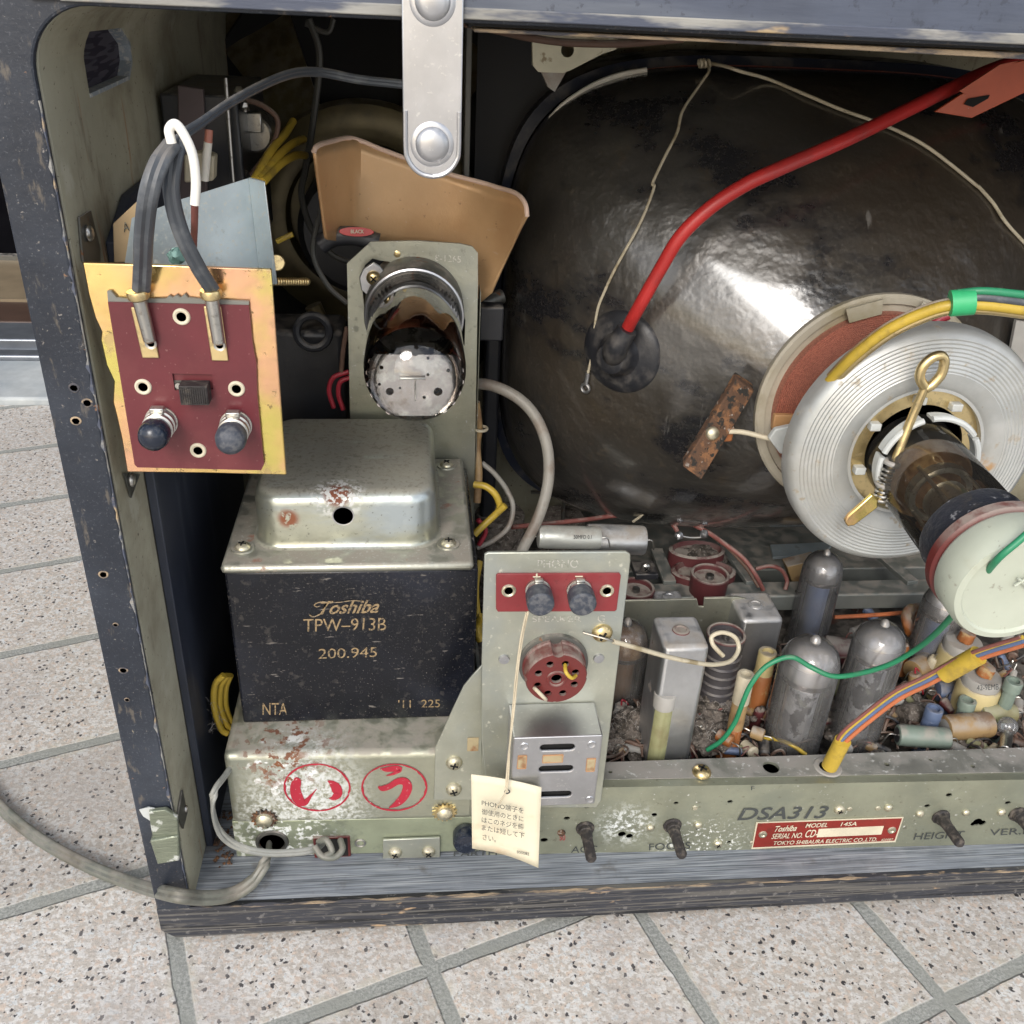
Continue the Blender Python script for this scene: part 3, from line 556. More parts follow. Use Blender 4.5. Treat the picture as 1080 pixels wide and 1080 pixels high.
MB().lathe(q + V((.001, -.0005, 0)), (0, -1, 0), [(.0032, 0), (.003, .001), (0, .0016)], 16).build('screw', M['darksteel'], sp)
# upright post beside the strap
MB_ = MB().box(U((487, 300), Y=.20), U((497, 0), Y=.215) + V((0, 0, .0))); 
tag(MB_.build('upright_post', mat('grey painted batten', (.13, .13, .12), .6), bevel=.0005), 'thin grey upright batten behind the hanging aluminium strap', 'batten')

# tuner block on the inner left wall
tu = thing('channel_tuner', 'dark tuner block with white plug on the inner left wall above the terminal plate', 'tuner', (.02, .1, .30))
a0 = U((187, 200), Y=.12); a1 = U((242, 62), Y=.14)
MB().box((.012, .125, a0.z - .03), (a1.x + .004, .20, a1.z - .012)).build('case', M['blackplastic'], tu, bevel=.001)
MB().prism([U(p, Y=.122) for p in ((187, 90), (214, 94), (217, 160), (219, 235), (190, 235))], (0, .003, 0)).build('front_plate', M['brownbox'], tu, bevel=.0005)
MB().tube([U(p, Y=.12) for p in ((238, 82), (242, 140), (246, 192))], .0008, 8).build('plate_edge', M['steel'], tu)
pl_ = MB().prism([U(p, Y=.100) for p in ((194, 163), (214, 161), (226, 165), (225, 191), (208, 192), (194, 193))], (0, .008, 0)).build('white_plug', M['cream'], tu, bevel=.0008)
MB().tube([U((216, 190), Y=.098), U((218, 165), Y=.097), U((219.5, 150), Y=.097)], .0016, 10, n=4).build('white_wire', M['white'], pl_)
MB().tube([U((219.5, 152), Y=.097), U((220.5, 137), Y=.098)], .0015, 10, n=2).build('pink_tip', mat('pink sleeve', (.5, .2, .15), .5), pl_)
c = U((268, 142), Y=.15)
MB().cyl(c, c + V((0, .02, 0)), .0075, seg=28).build('shaft_bush', M['steel'], tu)
MB().box(U((262, 140), Y=.146) - V((.001, 0, 0)), U((276, 118), Y=.149)).build('lug', M['steel'], tu, bevel=.0006)
for pz in ((252, 98), (258, 112), (238, 110), (255, 182), (236, 225)):
    MB().ball(U(pz, Y=.13), .0022, seg=10).build('solder_blob', M['steel'], tu, jit=.0003)
MB().tube([U(p, Y=.14) for p in ((252, 103), (278, 112), (293, 128), (286, 155), (264, 185))], .0011, 8).build('thin_wire', M['brown'], tu)
hw = [((268, 190), (285, 160), (300, 142), (309, 128)), ((272, 191), (291, 167), (308, 152), (320, 147)), ((277, 192), (296, 173), (312, 164), (322, 164))]
for i, h in enumerate(hw):
    tag(MB().tube([U(p, Y=.11 + .02 * k) for k, p in enumerate(h)], .0017, 10).build('yellow_wire', M['yellow']), ('%s of three curved yellow wires above the blue-white bracket' % ('upper', 'middle', 'lower')[i]).replace('upper of', 'uppermost of').replace('lower of', 'lowest of'), 'wire', 'yellow wires above the bracket')
a = U((284, 297), Y=.12); b_ = U((325, 297), Y=.135)
bo = MB().tube([a, b_], .0016, 10, n=2)
for k in range(16): bo.torus(a.lerp(b_, k / 16), b_ - a, .0016, .0003, 12, 5)
tag(bo.build('threaded_bolt', M['brass']), 'long brass threaded bolt in the dark beside the terminal plate', 'bolt')
tag(MB().cyl(U((292, 277), Y=.13), U((292, 277), Y=.118), .0035, seg=16).build('brass_spacer', M['brass']), 'small brass spacer in the dark just above the long threaded bolt', 'spacer')
# dim lumps and wires between the plate and the tube bracket
dk = thing('dim_component', 'dim black component block in the gap right of the terminal plate', 'component', U((315, 400), Y=.17))
MB().box(U((292, 560), Y=.17), U((365, 330), Y=.20)).build('block', M['blackplastic'], dk, bevel=.003)
MB().torus(U((330, 350), Y=.165), (0, -1, .2), .008, .002).build('ring', M['blackplastic'], dk)
tag(MB().tube([U(p, Y=.2) for p in ((330, 322), (338, 338), (352, 352), (366, 360))], .0045, 10).build('tan_sleeve', M['olive']), 'dim olive-tan curved sleeve in the gap left of the tube bracket', 'sleeve')
for i, (pp, mt, lb) in enumerate((
    (((326, 20), (337, 60), (330, 130), (322, 180), (318, 205), (328, 240), (350, 268), (372, 278)), M['darklead'], 'long thin dark cable hanging in front of the loudspeaker'),
    (((322, 25), (345, 34), (352, 20)), M['darklead'], 'short dark wire end at the top above the loudspeaker'),
    (((368, 392), (352, 398), (347, 412), (352, 430)), M['red'], 'outer faded red wire loop beside the tube bracket'),
    (((370, 398), (359, 403), (357, 416), (362, 432)), M['red'], 'inner faded red wire loop beside the tube bracket'),
    (((366, 345), (362, 370), (360, 392)), M['brown'], 'fine brown wire running down left of the tube bracket'),
    (((292, 255), (302, 250), (309, 247)), M['yellow'], 'short yellow wire end beside the blue-white bracket'),
    (((340, 215), (330, 265), (345, 300), (366, 320)), M['darklead'], 'black loop of wire under the copper-tan shield'))):
    tag(MB().tube([U(p, Y=.19 if i < 2 else .15) for p in pp], .0012 if i != 0 else .0016, 8).build('wire', mt), lb, 'wire')

# ---------------------------------------------------------------- antenna terminal panel
an = thing('antenna_terminal_panel', 'gold plated terminal plate with dark red board, switch and two black knobs at upper left', 'terminal panel', U((196, 500), Y=.004))
P = [U(p, Y=.0015) for p in ((87, 277), (186, 280), (286, 284), (294, 392), (302, 501), (216, 499), (134, 498), (128, 462), (123, 440), (119, 424), (120, 402), (112, 385), (106, 358), (107, 350), (100, 335), (93, 310))]
MB().prism(P, (0, .0016, 0)).build('mounting_plate', M['gold'], an, bevel=.0004)
P = [U(p, Y=.0013) for p in ((114, 306), (118, 306), (124, 313), (139, 315), (176, 314), (179, 311), (183, 313), (187, 310), (191, 313), (196, 309), (199, 313), (208, 314), (263, 317), (263, 321), (115, 318))]
MB().prism(P, (0, -.0011, 0)).build('torn_rubber_edge', mat('grey gasket', (.17, .17, .15), .8), an)
bb = MB(); P = [U(p, Y=.0012) for p in ((115, 317), (263, 320.5), (267, 360), (271, 382), (272, 415), (279, 488), (276, 494), (146, 491), (143, 488))]
bb.prism(P, (0, -.0014, 0))
ct = MB(); ct.prism([U(p, Y=-.005) for p in ((178, 400), (221, 401), (222, 417), (181, 418))], (0, .0058, 0))
bd = bb.build('terminal_board', M['bake'], an, cut=ct, smooth=False)
YF = -.0002
for p in ((191.5, 334), (151, 408), (249.5, 410), (209, 475)):
    c = U(p, Y=YF)
    e = MB().lathe(c, (0, -1, 0), [(.0027, 0), (.0025, .0005), (.0021, .0007), (.0015, .0004), (.0015, -.0002), (.0027, 0)], 24).build('eyelet', M['creamink'], an)
    MB().lathe(c + V((0, -.0001, 0)), (0, -1, 0), [(0, 0), (.0015, 0)], 20).build('eyelet_hole', M['hole'], e)
for top, bot, end in (((145.5, 310), (158.5, 361), (159.5, 377)), ((222.5, 309), (231, 363), (232.5, 380))):
    a = U(top, Y=YF - .0025); b_ = U(bot, Y=YF - .0022); e = U(end, Y=YF)
    w = .0026; d = (b_ - a).normalized(); sx = V((1, 0, 0))
    sc_ = MB().prism([U(end, Y=YF) + V((-w, 0, 0)), e + V((w, 0, 0)), U(top, Y=YF) + V((w, 0, -.004)), U(top, Y=YF) + V((-w, 0, -.004))], (0, -.0007, 0)).build('spring_clip', M['brass'], an, bevel=.0003)
    MB().cyl(a, b_, .0022, .0019, seg=20, ch=.0006).build('socket_tube', M['steel'], sc_)
    MB().lathe(a + d * -.001, d, [(.0031, 0), (.0034, .001), (.0031, .0024), (.0023, .003)], 20).build('collar', M['brass'], sc_)
    c = b_ + d * .0006
    MB().lathe(U((bot[0] + .8, bot[1] + 1), Y=YF - .0008), (0, -1, 0), [(.0019, 0), (.0018, .0006), (.0011, .0004), (.0011, 0)], 18).build('rivet_ring', M['steel'], sc_)
    MB().lathe(U((bot[0] + .8, bot[1] + 1), Y=YF - .0010), (0, -1, 0), [(0, 0), (.0011, 0)], 14).build('rivet_hole', M['hole'], sc_)
sw = MB().box(U((179, 417.5), Y=.0006), U((221, 401), Y=.0010)).build('slide_switch', M['darksteel'], an)
a = U((194, 421), Y=-.0004); b_ = U((221, 401.5), Y=-.0004)
kn = MB().box((a.x, -.0052, a.z), (b_.x, .0, b_.z))
for k in range(13):
    x = a.x + (b_.x - a.x) * (k + .5) / 13; kn.box((x - .0001, -.0055, a.z + .0004), (x + .00012, -.005, b_.z - .0004))
kn.build('switch_knob', M['shaft'], sw, bevel=.0007)
MB().lathe(U((188, 407), Y=.0003), (0, -1, 0), [(.0011, 0), (.001, .0002), (.0006, .0002)], 14).build('rivet', M['steel'], sw)
for p in ((170.5, 444), (249, 448)):
    c = U(p, Y=YF)
    post = MB().lathe(c, (0, -1, 0), [(.0052, 0), (.0052, .0006), (.0044, .0008), (.0044, .0020), (.0050, .0022), (.0050, .0034), (.0044, .0037), (.0044, .0046), (.0049, .0048), (.0049, .0062), (.004, .0066), (.0030, .0085)], 32)
    post = post.build('binding_post', M['steel'], an)
    MB().box(c + V((-.0022, -.0045, .0038)), c + V((.0022, -.0015, .0062))).build('contact_tab', M['steel'], post, bevel=.0004)
    MB().lathe(c + V((0, -.0066, 0)), (0, -1, 0), [(.0040, 0), (.0047, .0010), (.0049, .0028), (.0049, .0046), (.0043, .0068), (.0028, .0082), (.0012, .0087), (0, .0088)], 36).build('knob', M['knob'] if p[0] < 200 else M['knobdust'], post)
for body, l, r_, t in (('NORMAL', (158, 431), (190, 431.5), (158, 427)), ('DISTANT', (194, 458), (220, 458.5), (194, 455))):
    pass
brk = MB(); P = [U((139, 230), Y=.012), U((189, 211), Y=.022), U((262, 188), Y=.036), U((275, 300), Y=.036), U((128, 300), Y=.012)]
brk.prism(P, (.0003, .0013, 0)).build('blue_white_bracket', M['galv'], an)
P = [U((262, 187.5), Y=.0355), U((279, 192), Y=.030), U((292, 300), Y=.026), U((275, 302), Y=.0355)]
MB().prism(P, (0, .0016, 0)).build('bracket_flange', M['galv'], an, bevel=.0002)
MB().ball(U((186, 270), Y=.012), .0026, sy=.5, seg=12).build('solder_lug', mat('green oxide solder', (.12, .22, .2), .5, .3), an, jit=.0003)
for pp, sc_p in ((((82, 229), (94, 222), (104, 262), (104, 276), (86, 276)), (94, 246)), (((129, 499), (146, 500), (137, 525)), (139, 506))):
    ob = MB().prism([U(p, X=.0103) for p in pp], (.0006, 0, 0)).build('corner_plate', M['darksteel'], an)
    MB().ball(U(sc_p, X=.0115), .0026, sx=.55, seg=16).build('screw', M['steel'], ob)
cb = tag(MB().prism([U(p, Y=.03) for p in ((119, 236), (147, 210), (142, 276), (120, 277))], (.001, .012, 0)).build('inspection_card', M['cardboard'], bevel=.0003), 'brown cardboard label marked A and 32 tucked behind the terminal plate', 'card')
letter('A', (131, 245), (137, 243), (129, 235), M['blackink'], cb, Y=.0297)
letter('32', (134, 272), (142, 270), (134, 261), M['blackink'], cb, Y=.0297)

# twin lead plugged in the panel
al = thing('antenna_twin_lead', 'blue-grey twin lead splitting into two legs plugged into the gold terminal plate', 'lead', U((190, 150), Y=-.01))
main = [((426, 89), .075), ((380, 84), .07), ((335, 76), .06), ((300, 80), .045), ((250, 104), .02), ((213, 129), .0), ((192, 143), -.012), ((180, 158), -.018)]
MB().tube([U(p, Y=y) for p, y in main], .00085, flat=(.1, -.3, 1), n=12).build('joined_lead', M['lead'], al)
lg = [((182, 152), -.017), ((168, 172), -.022), ((157, 205), -.024), ((152, 245), -.018), ((150.5, 280), -.009), ((149, 306), -.0032)]
MB().tube([U(p, Y=y) for p, y in lg], .0014, flat=(1, .2, 0), n=12).build('left_leg', M['lead'], al)
lg = [((190, 145), -.014), ((183, 172), -.018), ((181, 205), -.019), ((191, 245), -.015), ((208, 280), -.009), ((224, 306), -.0032)]
MB().tube([U(p, Y=y) for p, y in lg], .0012, flat=(1, .3, .2), n=12).build('right_leg', M['lead'], al)
ww = thing('white_loop_wire', 'white wire hooked over the twin lead above the terminal plate', 'wire', U((190, 135), Y=-.02))
MB().tube([U(p, Y=-.022) for p in ((181, 151), (178.5, 137), (185, 131), (194, 142), (203, 163), (206.5, 190), (205.5, 216))], .0013, 12, n=12).build('white_insulation', M['white'], ww)
MB().tube([U(p, Y=y) for p, y in (((205.5, 214), -.022), ((205, 240), -.01), ((204, 264), .003))], .0010, 10).build('pink_end', M['pink'], ww)
# ---------------------------------------------------------------- copper-tan shield
sd = thing('pressboard_shield', 'curved copper-tan pressboard sheet standing behind the large rectifier tube', 'shield', U((430, 258), Y=.165))
top = ((331, 161), (333, 156), (339, 152.5), (352, 149), (367, 146), (380, 149), (400, 157), (431, 168.5), (455, 177), (477, 185), (508, 193), (526, 198.5), (540, 202.5), (549, 208), (554.5, 217), (556, 229))
bot = ((343, 250), (344, 252), (346, 253), (355, 254), (370, 255), (380, 256), (400, 257), (431, 259), (455, 260), (474, 263), (492, 292), (507, 319), (519, 309), (528, 288), (538, 266), (548, 244))
def sy_(x): return .168 + (.00 if x > 372 else -(372 - x) * .0011) - (.0 if x < 480 else ((x - 480) / 76) ** 2 * .022) + .004 * math.sin((x - 372) / 60)
g = MB(); rows = []
for j in range(9):
    row = []
    for a, b_ in zip(top, bot):
        t = j / 8; p = (a[0] + (b_[0] - a[0]) * t, a[1] + (b_[1] - a[1]) * t)
        row.append(g.bm.verts.new(U(p, Y=sy_(p[0]))))
    rows.append(row)
for A_, B_ in zip(rows, rows[1:]):
    for k in range(len(A_) - 1): g.bm.faces.new([A_[k], A_[k + 1], B_[k + 1], B_[k]])
o = g.build('sheet', M['fish'], sd); s_ = o.modifiers.new('s', 'SOLIDIFY'); s_.thickness = .0012; s_.offset = 0
MB().tube([U(p, Y=sy_(p[0]) - .0003) + V((0, 0, .0002)) for p in top], .0011, 8, n=4).build('pale_edge', M['fishedge'], sd)
rb = thing('dark_tubular_part', 'dark brown tubular part with small red oval label in front of the copper-tan shield', 'component', U((372, 262), Y=.15))
MB().tube([U(p, Y=.150) for p in ((338, 258), (352, 250), (375, 249), (399, 256))], .0043, 14).build('body', M['blackplastic'], rb)
MB().lathe(U((376, 244.5), Y=.1435), (0, -1, .3), [(.0052, 0), (.0050, .0005), (0, .0007)], 28, sx=1.5, sy=.40, up=(1, 0, .0)).build('red_label', M['redcable'], rb)
letter('BLACK', (370, 246), (384, 246), (370, 242), M['creamink'], rb, Y=.1415, bold=.02)

# ---------------------------------------------------------------- tube bracket and rectifier tube
BY = .145
br = thing('tube_bracket', 'tall olive zinc bracket plate with cut corner carrying the horizontal tube', 'bracket', U((440, 590), Y=BY))
P = [U(p, Y=BY) for p in ((366, 278), (391, 255), (440, 254), (485, 257), (498, 260), (504, 267), (504, 300), (501, 480), (498, 600), (376, 600), (369, 430))]
ct = MB(); ct.prism([U(p, Y=BY - .01) for p in ((380, 300), (384, 286), (392, 279), (400, 281), (450, 288), (470, 299), (483, 320), (492, 345), (491, 372), (470, 385), (400, 385), (386, 360))], (0, .03, 0))
MB().prism(P, (0, .0016, 0)).build('plate', M['zinc'], br, cut=ct, smooth=False)
MB().box(U((499, 600), Y=BY), U((505, 300), Y=BY + .012)).build('folded_edge', M['zinc'], br, bevel=.0004)
letter('8-1265', (459, 275), (486, 277), (459, 268), M['emboss'], br, Y=BY)
MB().lathe(U((419, 268), Y=BY), (0, -1, 0), [(.0016, 0), (.001, .0003), (0, .0003)], 14).build('small_hole', M['brass'], br)
MB().box(U((505, 360), Y=BY + .02), U((530, 318), Y=BY + .03)).build('rear_stay', M['blackplastic'], br, bevel=.001)
rt = thing('rectifier_tube', 'large glass rectifier tube lying horizontally with brown getter and silvery disc at its front', 'vacuum tube', U((433, 455), Y=.10))
tc = U((437, 325), Y=BY - .004); ax = V((0, -1, -.02)).normalized()
TR_ = .0205
def scr(c, n, r, m, parent, name='screw', slot=True):
    u, w, a = basis(n)
    o = MB().lathe(c, n, [(r, 0), (r * 1.0, r * .18), (r * .8, r * .5), (r * .4, r * .68), (0, r * .72)], 24).build(name, m, parent)
    if slot:
        k = MB(); rot = random.random() * 3
        for q in (0, 1.5708):
            d1 = u * math.cos(rot + q) + w * math.sin(rot + q); d2 = a.cross(d1)
            p0 = V(c) + a * r * .56
            Mx = Matrix((d1, d2, a)).transposed().to_4x4(); Mx.translation = p0
            k.box((-r * .48, -r * .1, 0), (r * .48, r * .1, r * .22), Mx)
        k.build('slot', M['hole'], o)
    return o
MB().lathe(tc, ax, [(TR_ * 1.12, -.012), (TR_ * 1.12, .004), (TR_ * 1.05, .008), (TR_ * 1.0, .014), (TR_ * .94, .014), (TR_ * .94, -.012)], 48).build('base_collar', M['darksteel'], rt)
MB().lathe(tc, ax, [(TR_ * .92, -.01), (TR_ * .92, .0145), (0, .0145)], 40).build('tube_base', M['plate'], rt)
LEN = .064
gp = [(TR_ * .93, .010), (TR_ * 1.0, .014), (TR_, .072), (TR_ * .985, .077), (TR_ * .93, .082), (TR_ * .8, .0865), (TR_ * .6, .0895), (TR_ * .3, .0918), (0, .0925)]
MB().lathe(tc, ax, gp, 56).build('glass_envelope', M['glass'], rt)
MB().lathe(tc, ax, [(TR_ * .955, .016), (TR_ * .955, .079)], 48, caps=False).build('getter_film', M['getter'], rt)
mc = tc + ax * .0815; u_, w_, _ = basis(ax)
pts = []
for k in range(96):
    an_ = 2 * math.pi * k / 96; rr_ = TR_ * (.935 if (k // 2) % 2 else .885)
    x_, z_ = rr_ * math.cos(an_), rr_ * math.sin(an_); z_ = max(-TR_ * .80, min(TR_ * .46, z_))
    pts.append(mc + V((x_, 0, z_)))
ct = MB()
for hx, hz, hr in ((-.010, -.006, .0016), (.009, -.006, .0018), (-.013, .004, .0008), (.013, .003, .0008), (0, .010, .0012), (-.005, .008, .0006), (.005, .008, .0006), (-.014, -.003, .0006), (.0035, -.0085, .0007), (.005, .0012, .0006), (-.006, -.0045, .0005)):
    ct.cyl(mc + V((hx, -.01, hz)), mc + V((hx, .01, hz)), hr, seg=14)
MB().prism(pts, (0, -.0006, 0)).build('mica_disc', M['mica'], rt, cut=ct, smooth=False)
MB().box(mc + V((-.008, .002, -.007)), mc + V((.008, .02, .007))).box(mc + V((-.0002, -.003, -.009)), mc + V((.0003, .0, -.001))).box(mc + V((-.006, -.0022, -.0003)), mc + V((.004, -.0015, .0004))).build('electrodes', M['steel'], rt, bevel=.0004)
cl_ = MB().prism([U(p, Y=BY - .006) for p in ((379, 292), (383, 283), (394, 276), (401, 280), (414, 298), (401, 312), (396, 318), (381, 305))], (0, -.0014, 0)).build('clamp_ear', M['alu'], rt, bevel=.0004)
scr(U((394, 293), Y=BY - .0076), (0, -1, 0), .0033, M['brass'], rt)
MB().torus(tc + ax * .012, ax, TR_ * 1.06, .0011, 48).build('clamp_band', M['alu'], rt)

# ---------------------------------------------------------------- power transformer
TZ = .171
tf = thing('power_transformer', 'black power transformer with dusty zinc cover on top standing on the left chassis', 'transformer', (.085, .094, .0845))
x0, x1 = .0318, .1352
MB().box((x0 + .0004, .0455, .0842), (x1 + .0026, .1405, TZ - .0042)).build('body', M['blackiron'], tf, bevel=.0012)
MB().box((x0 - .0006, .0435, TZ - .004), (x1 + .0006, .1432, TZ)).build('top_flange', M['flange'], tf, bevel=.0018)
cz = U((370, 524), Y=.058).z; cy1 = U((370, 432), Z=cz).y
print('cover', cz, cy1)
cx0, cx1 = U((268, 560), Y=.058).x, U((461, 560), Y=.058).x
def rbox(x0, x1, y0, y1, z0, z1, rt_, rc, flare, nz=6, nc=8):
    b = MB(); rings = []
    prof = [(flare, z0), (flare * .45, z0 + flare * .25), (flare * .1, z0 + flare * .8), (0, z0 + flare * 1.6), (0, z1 - rt_)] + [(-rt_ * (1 - math.cos(R(90 * k / nz))), z1 - rt_ + rt_ * math.sin(R(90 * k / nz))) for k in range(1, nz + 1)]
    for e, z in prof:
        ring = []
        r = max(.0006, rc + e)
        for cx, cy, a0 in ((x1 + e - r, y1 + e - r, 0), (x0 - e + r, y1 + e - r, 90), (x0 - e + r, y0 - e + r, 180), (x1 + e - r, y0 - e + r, 270)):
            for k in range(nc + 1):
                a = R(a0 + 90 * k / nc); ring.append(b.bm.verts.new(V((cx + r * math.cos(a), cy + r * math.sin(a), z))))
        rings.append(ring)
    n = len(rings[0])
    for A_, B_ in zip(rings, rings[1:]):
        for k in range(n): b.bm.faces.new([A_[k], A_[(k + 1) % n], B_[(k + 1) % n], B_[k]])
    b.bm.faces.new(rings[-1]); return b
cv = rbox(cx0, cx1, .0575, min(cy1, .138), TZ, cz + .0015, .0060, .0115, .0022).build('cover', M['cover'], tf)
hc = U((362, 544), Y=.0575)
MB().lathe(hc + V((0, -.0001, 0)), (0, -1, 0), [(.0046, 0), (.0045, .0002), (.0041, .0001)], 28, caps=False).build('hole_lip', M['alu'], cv)
MB().lathe(hc + V((0, -.0002, 0)), (0, -1, 0), [(0, 0), (.0042, 0)], 28).build('round_hole', M['hole'], cv)
for p in ((256, 578), (473, 574), (471, 491)):
    c = U(p, Z=TZ + .0002)
    MB().lathe(c, (0, 0, 1), [(.0050, -.0002), (.0048, .0005), (0, .0006)], 20).build('washer', M['flange'], tf, jit=.00005)
    scr(c, (0, 0, 1), .0034, M['screw'], tf)
def L_(b, bl, br_, tl, **k): return letter(b, bl, br_, tl, M['goldink'], tf, Y=.0455, **k)
L_('Toshiba', (333, 648), (398, 646), (333, 634), bold=.018, ital=.35)
lg = MB()
lg.tube([U(p, Y=.0452) for p in ((344, 634.5), (336, 635.5), (331.5, 638), (334, 640), (338, 639))], .00022, 6); lg.tube([U(p, Y=.0452) for p in ((347, 635), (342, 642), (337, 648), (330, 650.5), (326.5, 648.5))], .0003, 6)
lg.tube([U(p, Y=.0452) for p in ((345, 636), (360, 635), (371, 633.5), (383, 634))], .0002, 6); lg.build('logo_swash', M['goldink'], tf)
L_('TPW–913B', (320, 666), (407, 664.5), (320, 652.5))
L_('200.945', (336, 694.5), (397.5, 692.5), (336, 684))
L_('NTA', (277, 753.5), (303, 753.5), (277, 741), bold=.0)
L_("'11  225", (420, 746.5), (464, 745.5), (420, 738))
L_('.', (316, 762), (317, 762), (316, 761))
MB().prism([U(p, Y=.0452) for p in ((286, 741), (304, 741), (295, 755))], (0, -.0001, 0)) if 0 else None

# ---------------------------------------------------------------- power chassis (left)
def FB(xa, xb, za, zb, ya, yb, b=None):      # box along the skewed face
    b = b or MB()
    A_ = [V((xa, fy(xa) + ya, za)), V((xa, fy(xa) + ya, zb)), V((xa, yb, zb)), V((xa, yb, za))]
    b.prism(A_, (0, 0, 0)) if 0 else None
    vs = [b.bm.verts.new(V((x, (fy(x) + ya) if q == 0 else yb, z))) for x in (xa, xb) for q in (0, 1) for z in (za, zb)]
    for f in ((0, 1, 3, 2), (4, 6, 7, 5), (0, 4, 5, 1), (2, 3, 7, 6), (0, 2, 6, 4), (1, 5, 7, 3)): b.bm.faces.new([vs[i] for i in f])
    return b
pc = thing('power_chassis', 'raised left chassis with two red circled stamps, rust and white corrosion under the transformer', 'chassis', (.085, .085, .0175))
PX0, PX1 = .0262, .1385
zo = .0405
FB(PX0, PX1, zo, .0838, 0, .150).build('stamped_cover', M['power'], pc, bevel=.0032, seg=4)
FB(PX0 - .0004, .1440, .0178, zo + .001, .0010, .150).build('lower_strip', M['greenstrip'], pc, bevel=.0006)
def ring_on_face(c, r, w, m, parent, name, F=-.0003):
    b = MB(); N_ = 56; A_ = []; B_ = []
    for k in range(N_):
        a = 2 * math.pi * k / N_; d = V((math.cos(a), -.0254 * math.cos(a), math.sin(a)))
        wj = w * random.uniform(.6, 1.2)
        A_.append(b.bm.verts.new(c + d * r)); B_.append(b.bm.verts.new(c + d * (r - wj)))
    for k in range(N_):
        b.bm.faces.new([A_[k], A_[(k + 1) % N_], B_[(k + 1) % N_], B_[k]])
    return b.build(name, m, parent)
for cx_, body, gl in ((334.5, 'い', ((308, 846), (362, 846.5), (308, 821))), (416, 'う', ((396, 847), (430, 848), (398, 808.5)))):
    c = U((cx_, 831), F=-.0003)
    ring_on_face(c, .0150, .0010, M['redink'], pc, 'stamp_ring')
def brush(parts, m, parent, name, F=-.0003):
    b = MB()
    for st in parts:
        px = [V(((x / 3.6 + 140), (y / 3.6 + 720), w_ / 7.2)) for x, y, w_ in st]; P = spline(px, 8); L0 = R0 = None
        for i, q_ in enumerate(P):
            t_ = (P[min(i + 1, len(P) - 1)] - P[max(i - 1, 0)]); n_ = V((-t_.y, t_.x)).normalized(); w_ = max(.15, q_.z)
            A_ = b.bm.verts.new(U((q_.x + n_.x * w_, q_.y + n_.y * w_), F=F)); B_ = b.bm.verts.new(U((q_.x - n_.x * w_, q_.y - n_.y * w_), F=F))
            if L0: b.bm.faces.new([L0, A_, B_, R0])
            L0, R0 = A_, B_
    return b.build(name, m, parent)
brush([[(618, 360, 8), (622, 375, 34), (617, 405, 40), (628, 440, 42), (652, 455, 26), (676, 430, 10), (698, 404, 2)], [(741, 373, 4), (757, 383, 24), (772, 400, 38), (778, 422, 34), (762, 438, 20), (746, 440, 3)]], M['redink'], pc, 'stamp_letter')
brush([[(940, 328, 4), (965, 330, 18), (1000, 326, 22), (1022, 330, 14)], [(1016, 334, 12), (990, 346, 10), (962, 354, 2)], [(932, 396, 6), (948, 402, 20), (975, 394, 22), (1005, 376, 24), (1032, 376, 30), (1043, 398, 36), (1030, 432, 32), (1005, 458, 24), (972, 476, 3)]], M['redink'], pc, 'stamp_letter')
def face_screw(p, r, m='screw', parent=None, F=0., name='screw', slot=True): return scr(U(p, F=F), (-.0254, -1, 0), r, M[m], parent, name, slot)
# toothed washers
for p, r, mt in (((279, 863), .0046, 'rust'), ((469, 856), .0044, 'brass')):
    c = U(p, F=-.0004); b = MB(); A_ = []
    for k in range(32):
        a = 2 * math.pi * k / 32; rr_ = r * (1.35 if k % 2 else 1.0); A_.append(c + V((rr_ * math.cos(a), 0, rr_ * math.sin(a))))
    ws = b.prism(A_, (0, -.0008, 0)).build('toothed_washer', M[mt], pc)
    MB().lathe(c + V((0, -.0008, 0)), (0, -1, 0), [(r * .85, 0), (r * .8, r * .3), (r * .5, r * .55), (0, r * .6)], 20).build('bolt_head', M['screw'], ws)
face_screw((479, 804), .0037, parent=pc, F=-.0012); face_screw((478.5, 832), .0036, parent=pc, F=-.0012)
# cable hole, outlet, small plate
c = U((287, 888), F=.0008)
hb = MB().lathe(c, (0, -1, 0), [(.0078, 0), (.0074, .0009), (.0062, .0012), (.0056, .0004), (.0056, -.001), (.0078, 0)], 32).build('cable_hole', M['darksteel'], pc)
MB().lathe(c + V((0, -.0003, 0)), (0, -1, 0), [(0, 0), (.0060, 0)], 28).build('dark_opening', M['hole'], hb)
a, b_ = U((332, 903), F=.001), U((369, 881), F=.001)
ol = MB().box((a.x, a.y - .0012, a.z), (b_.x, a.y + .003, b_.z)).build('mains_outlet', M['bakesock'], pc, bevel=.0004)
MB().box((a.x + .0012, a.y - .0015, a.z + .001), (b_.x - .0012, a.y - .0010, b_.z - .001)).build('outlet_slot', M['hole'], ol)
MB().torus(U((380, 889), F=.0008), (0, -1, 0), .0022, .0006, 20).build('rivet', M['steel'], pc)
P = [U(p, F=.0004) for p in ((404, 884), (464, 881.5), (464, 909), (404, 911))]
pt = MB().prism(P, (0, -.0012, 0)).build('patch_plate', M['phonozinc'], pc, bevel=.0003)
for p in ((416.7, 899), (452, 898)): face_screw(p, .0032, parent=pt, F=-.0008)
P = [U(p, F=-.0001) for p in ((508, 700), (508, 842), (457.5, 842), (459, 787), (478, 745), (489, 722), (497, 712))]
gs = tag(MB().prism(P, (0, -.0011, 0)).build('gusset_plate', M['phonozinc'], bevel=.0003), 'pale grey-green slanted gusset plate with a tan sticker between transformer and phono panel', 'gusset')
a = U((499, 785), F=-.0014); MB().box(a - V((.0026, .0001, .004)), a + V((.0024, .0, .004))).build('tan_sticker', M['sticker'], gs)

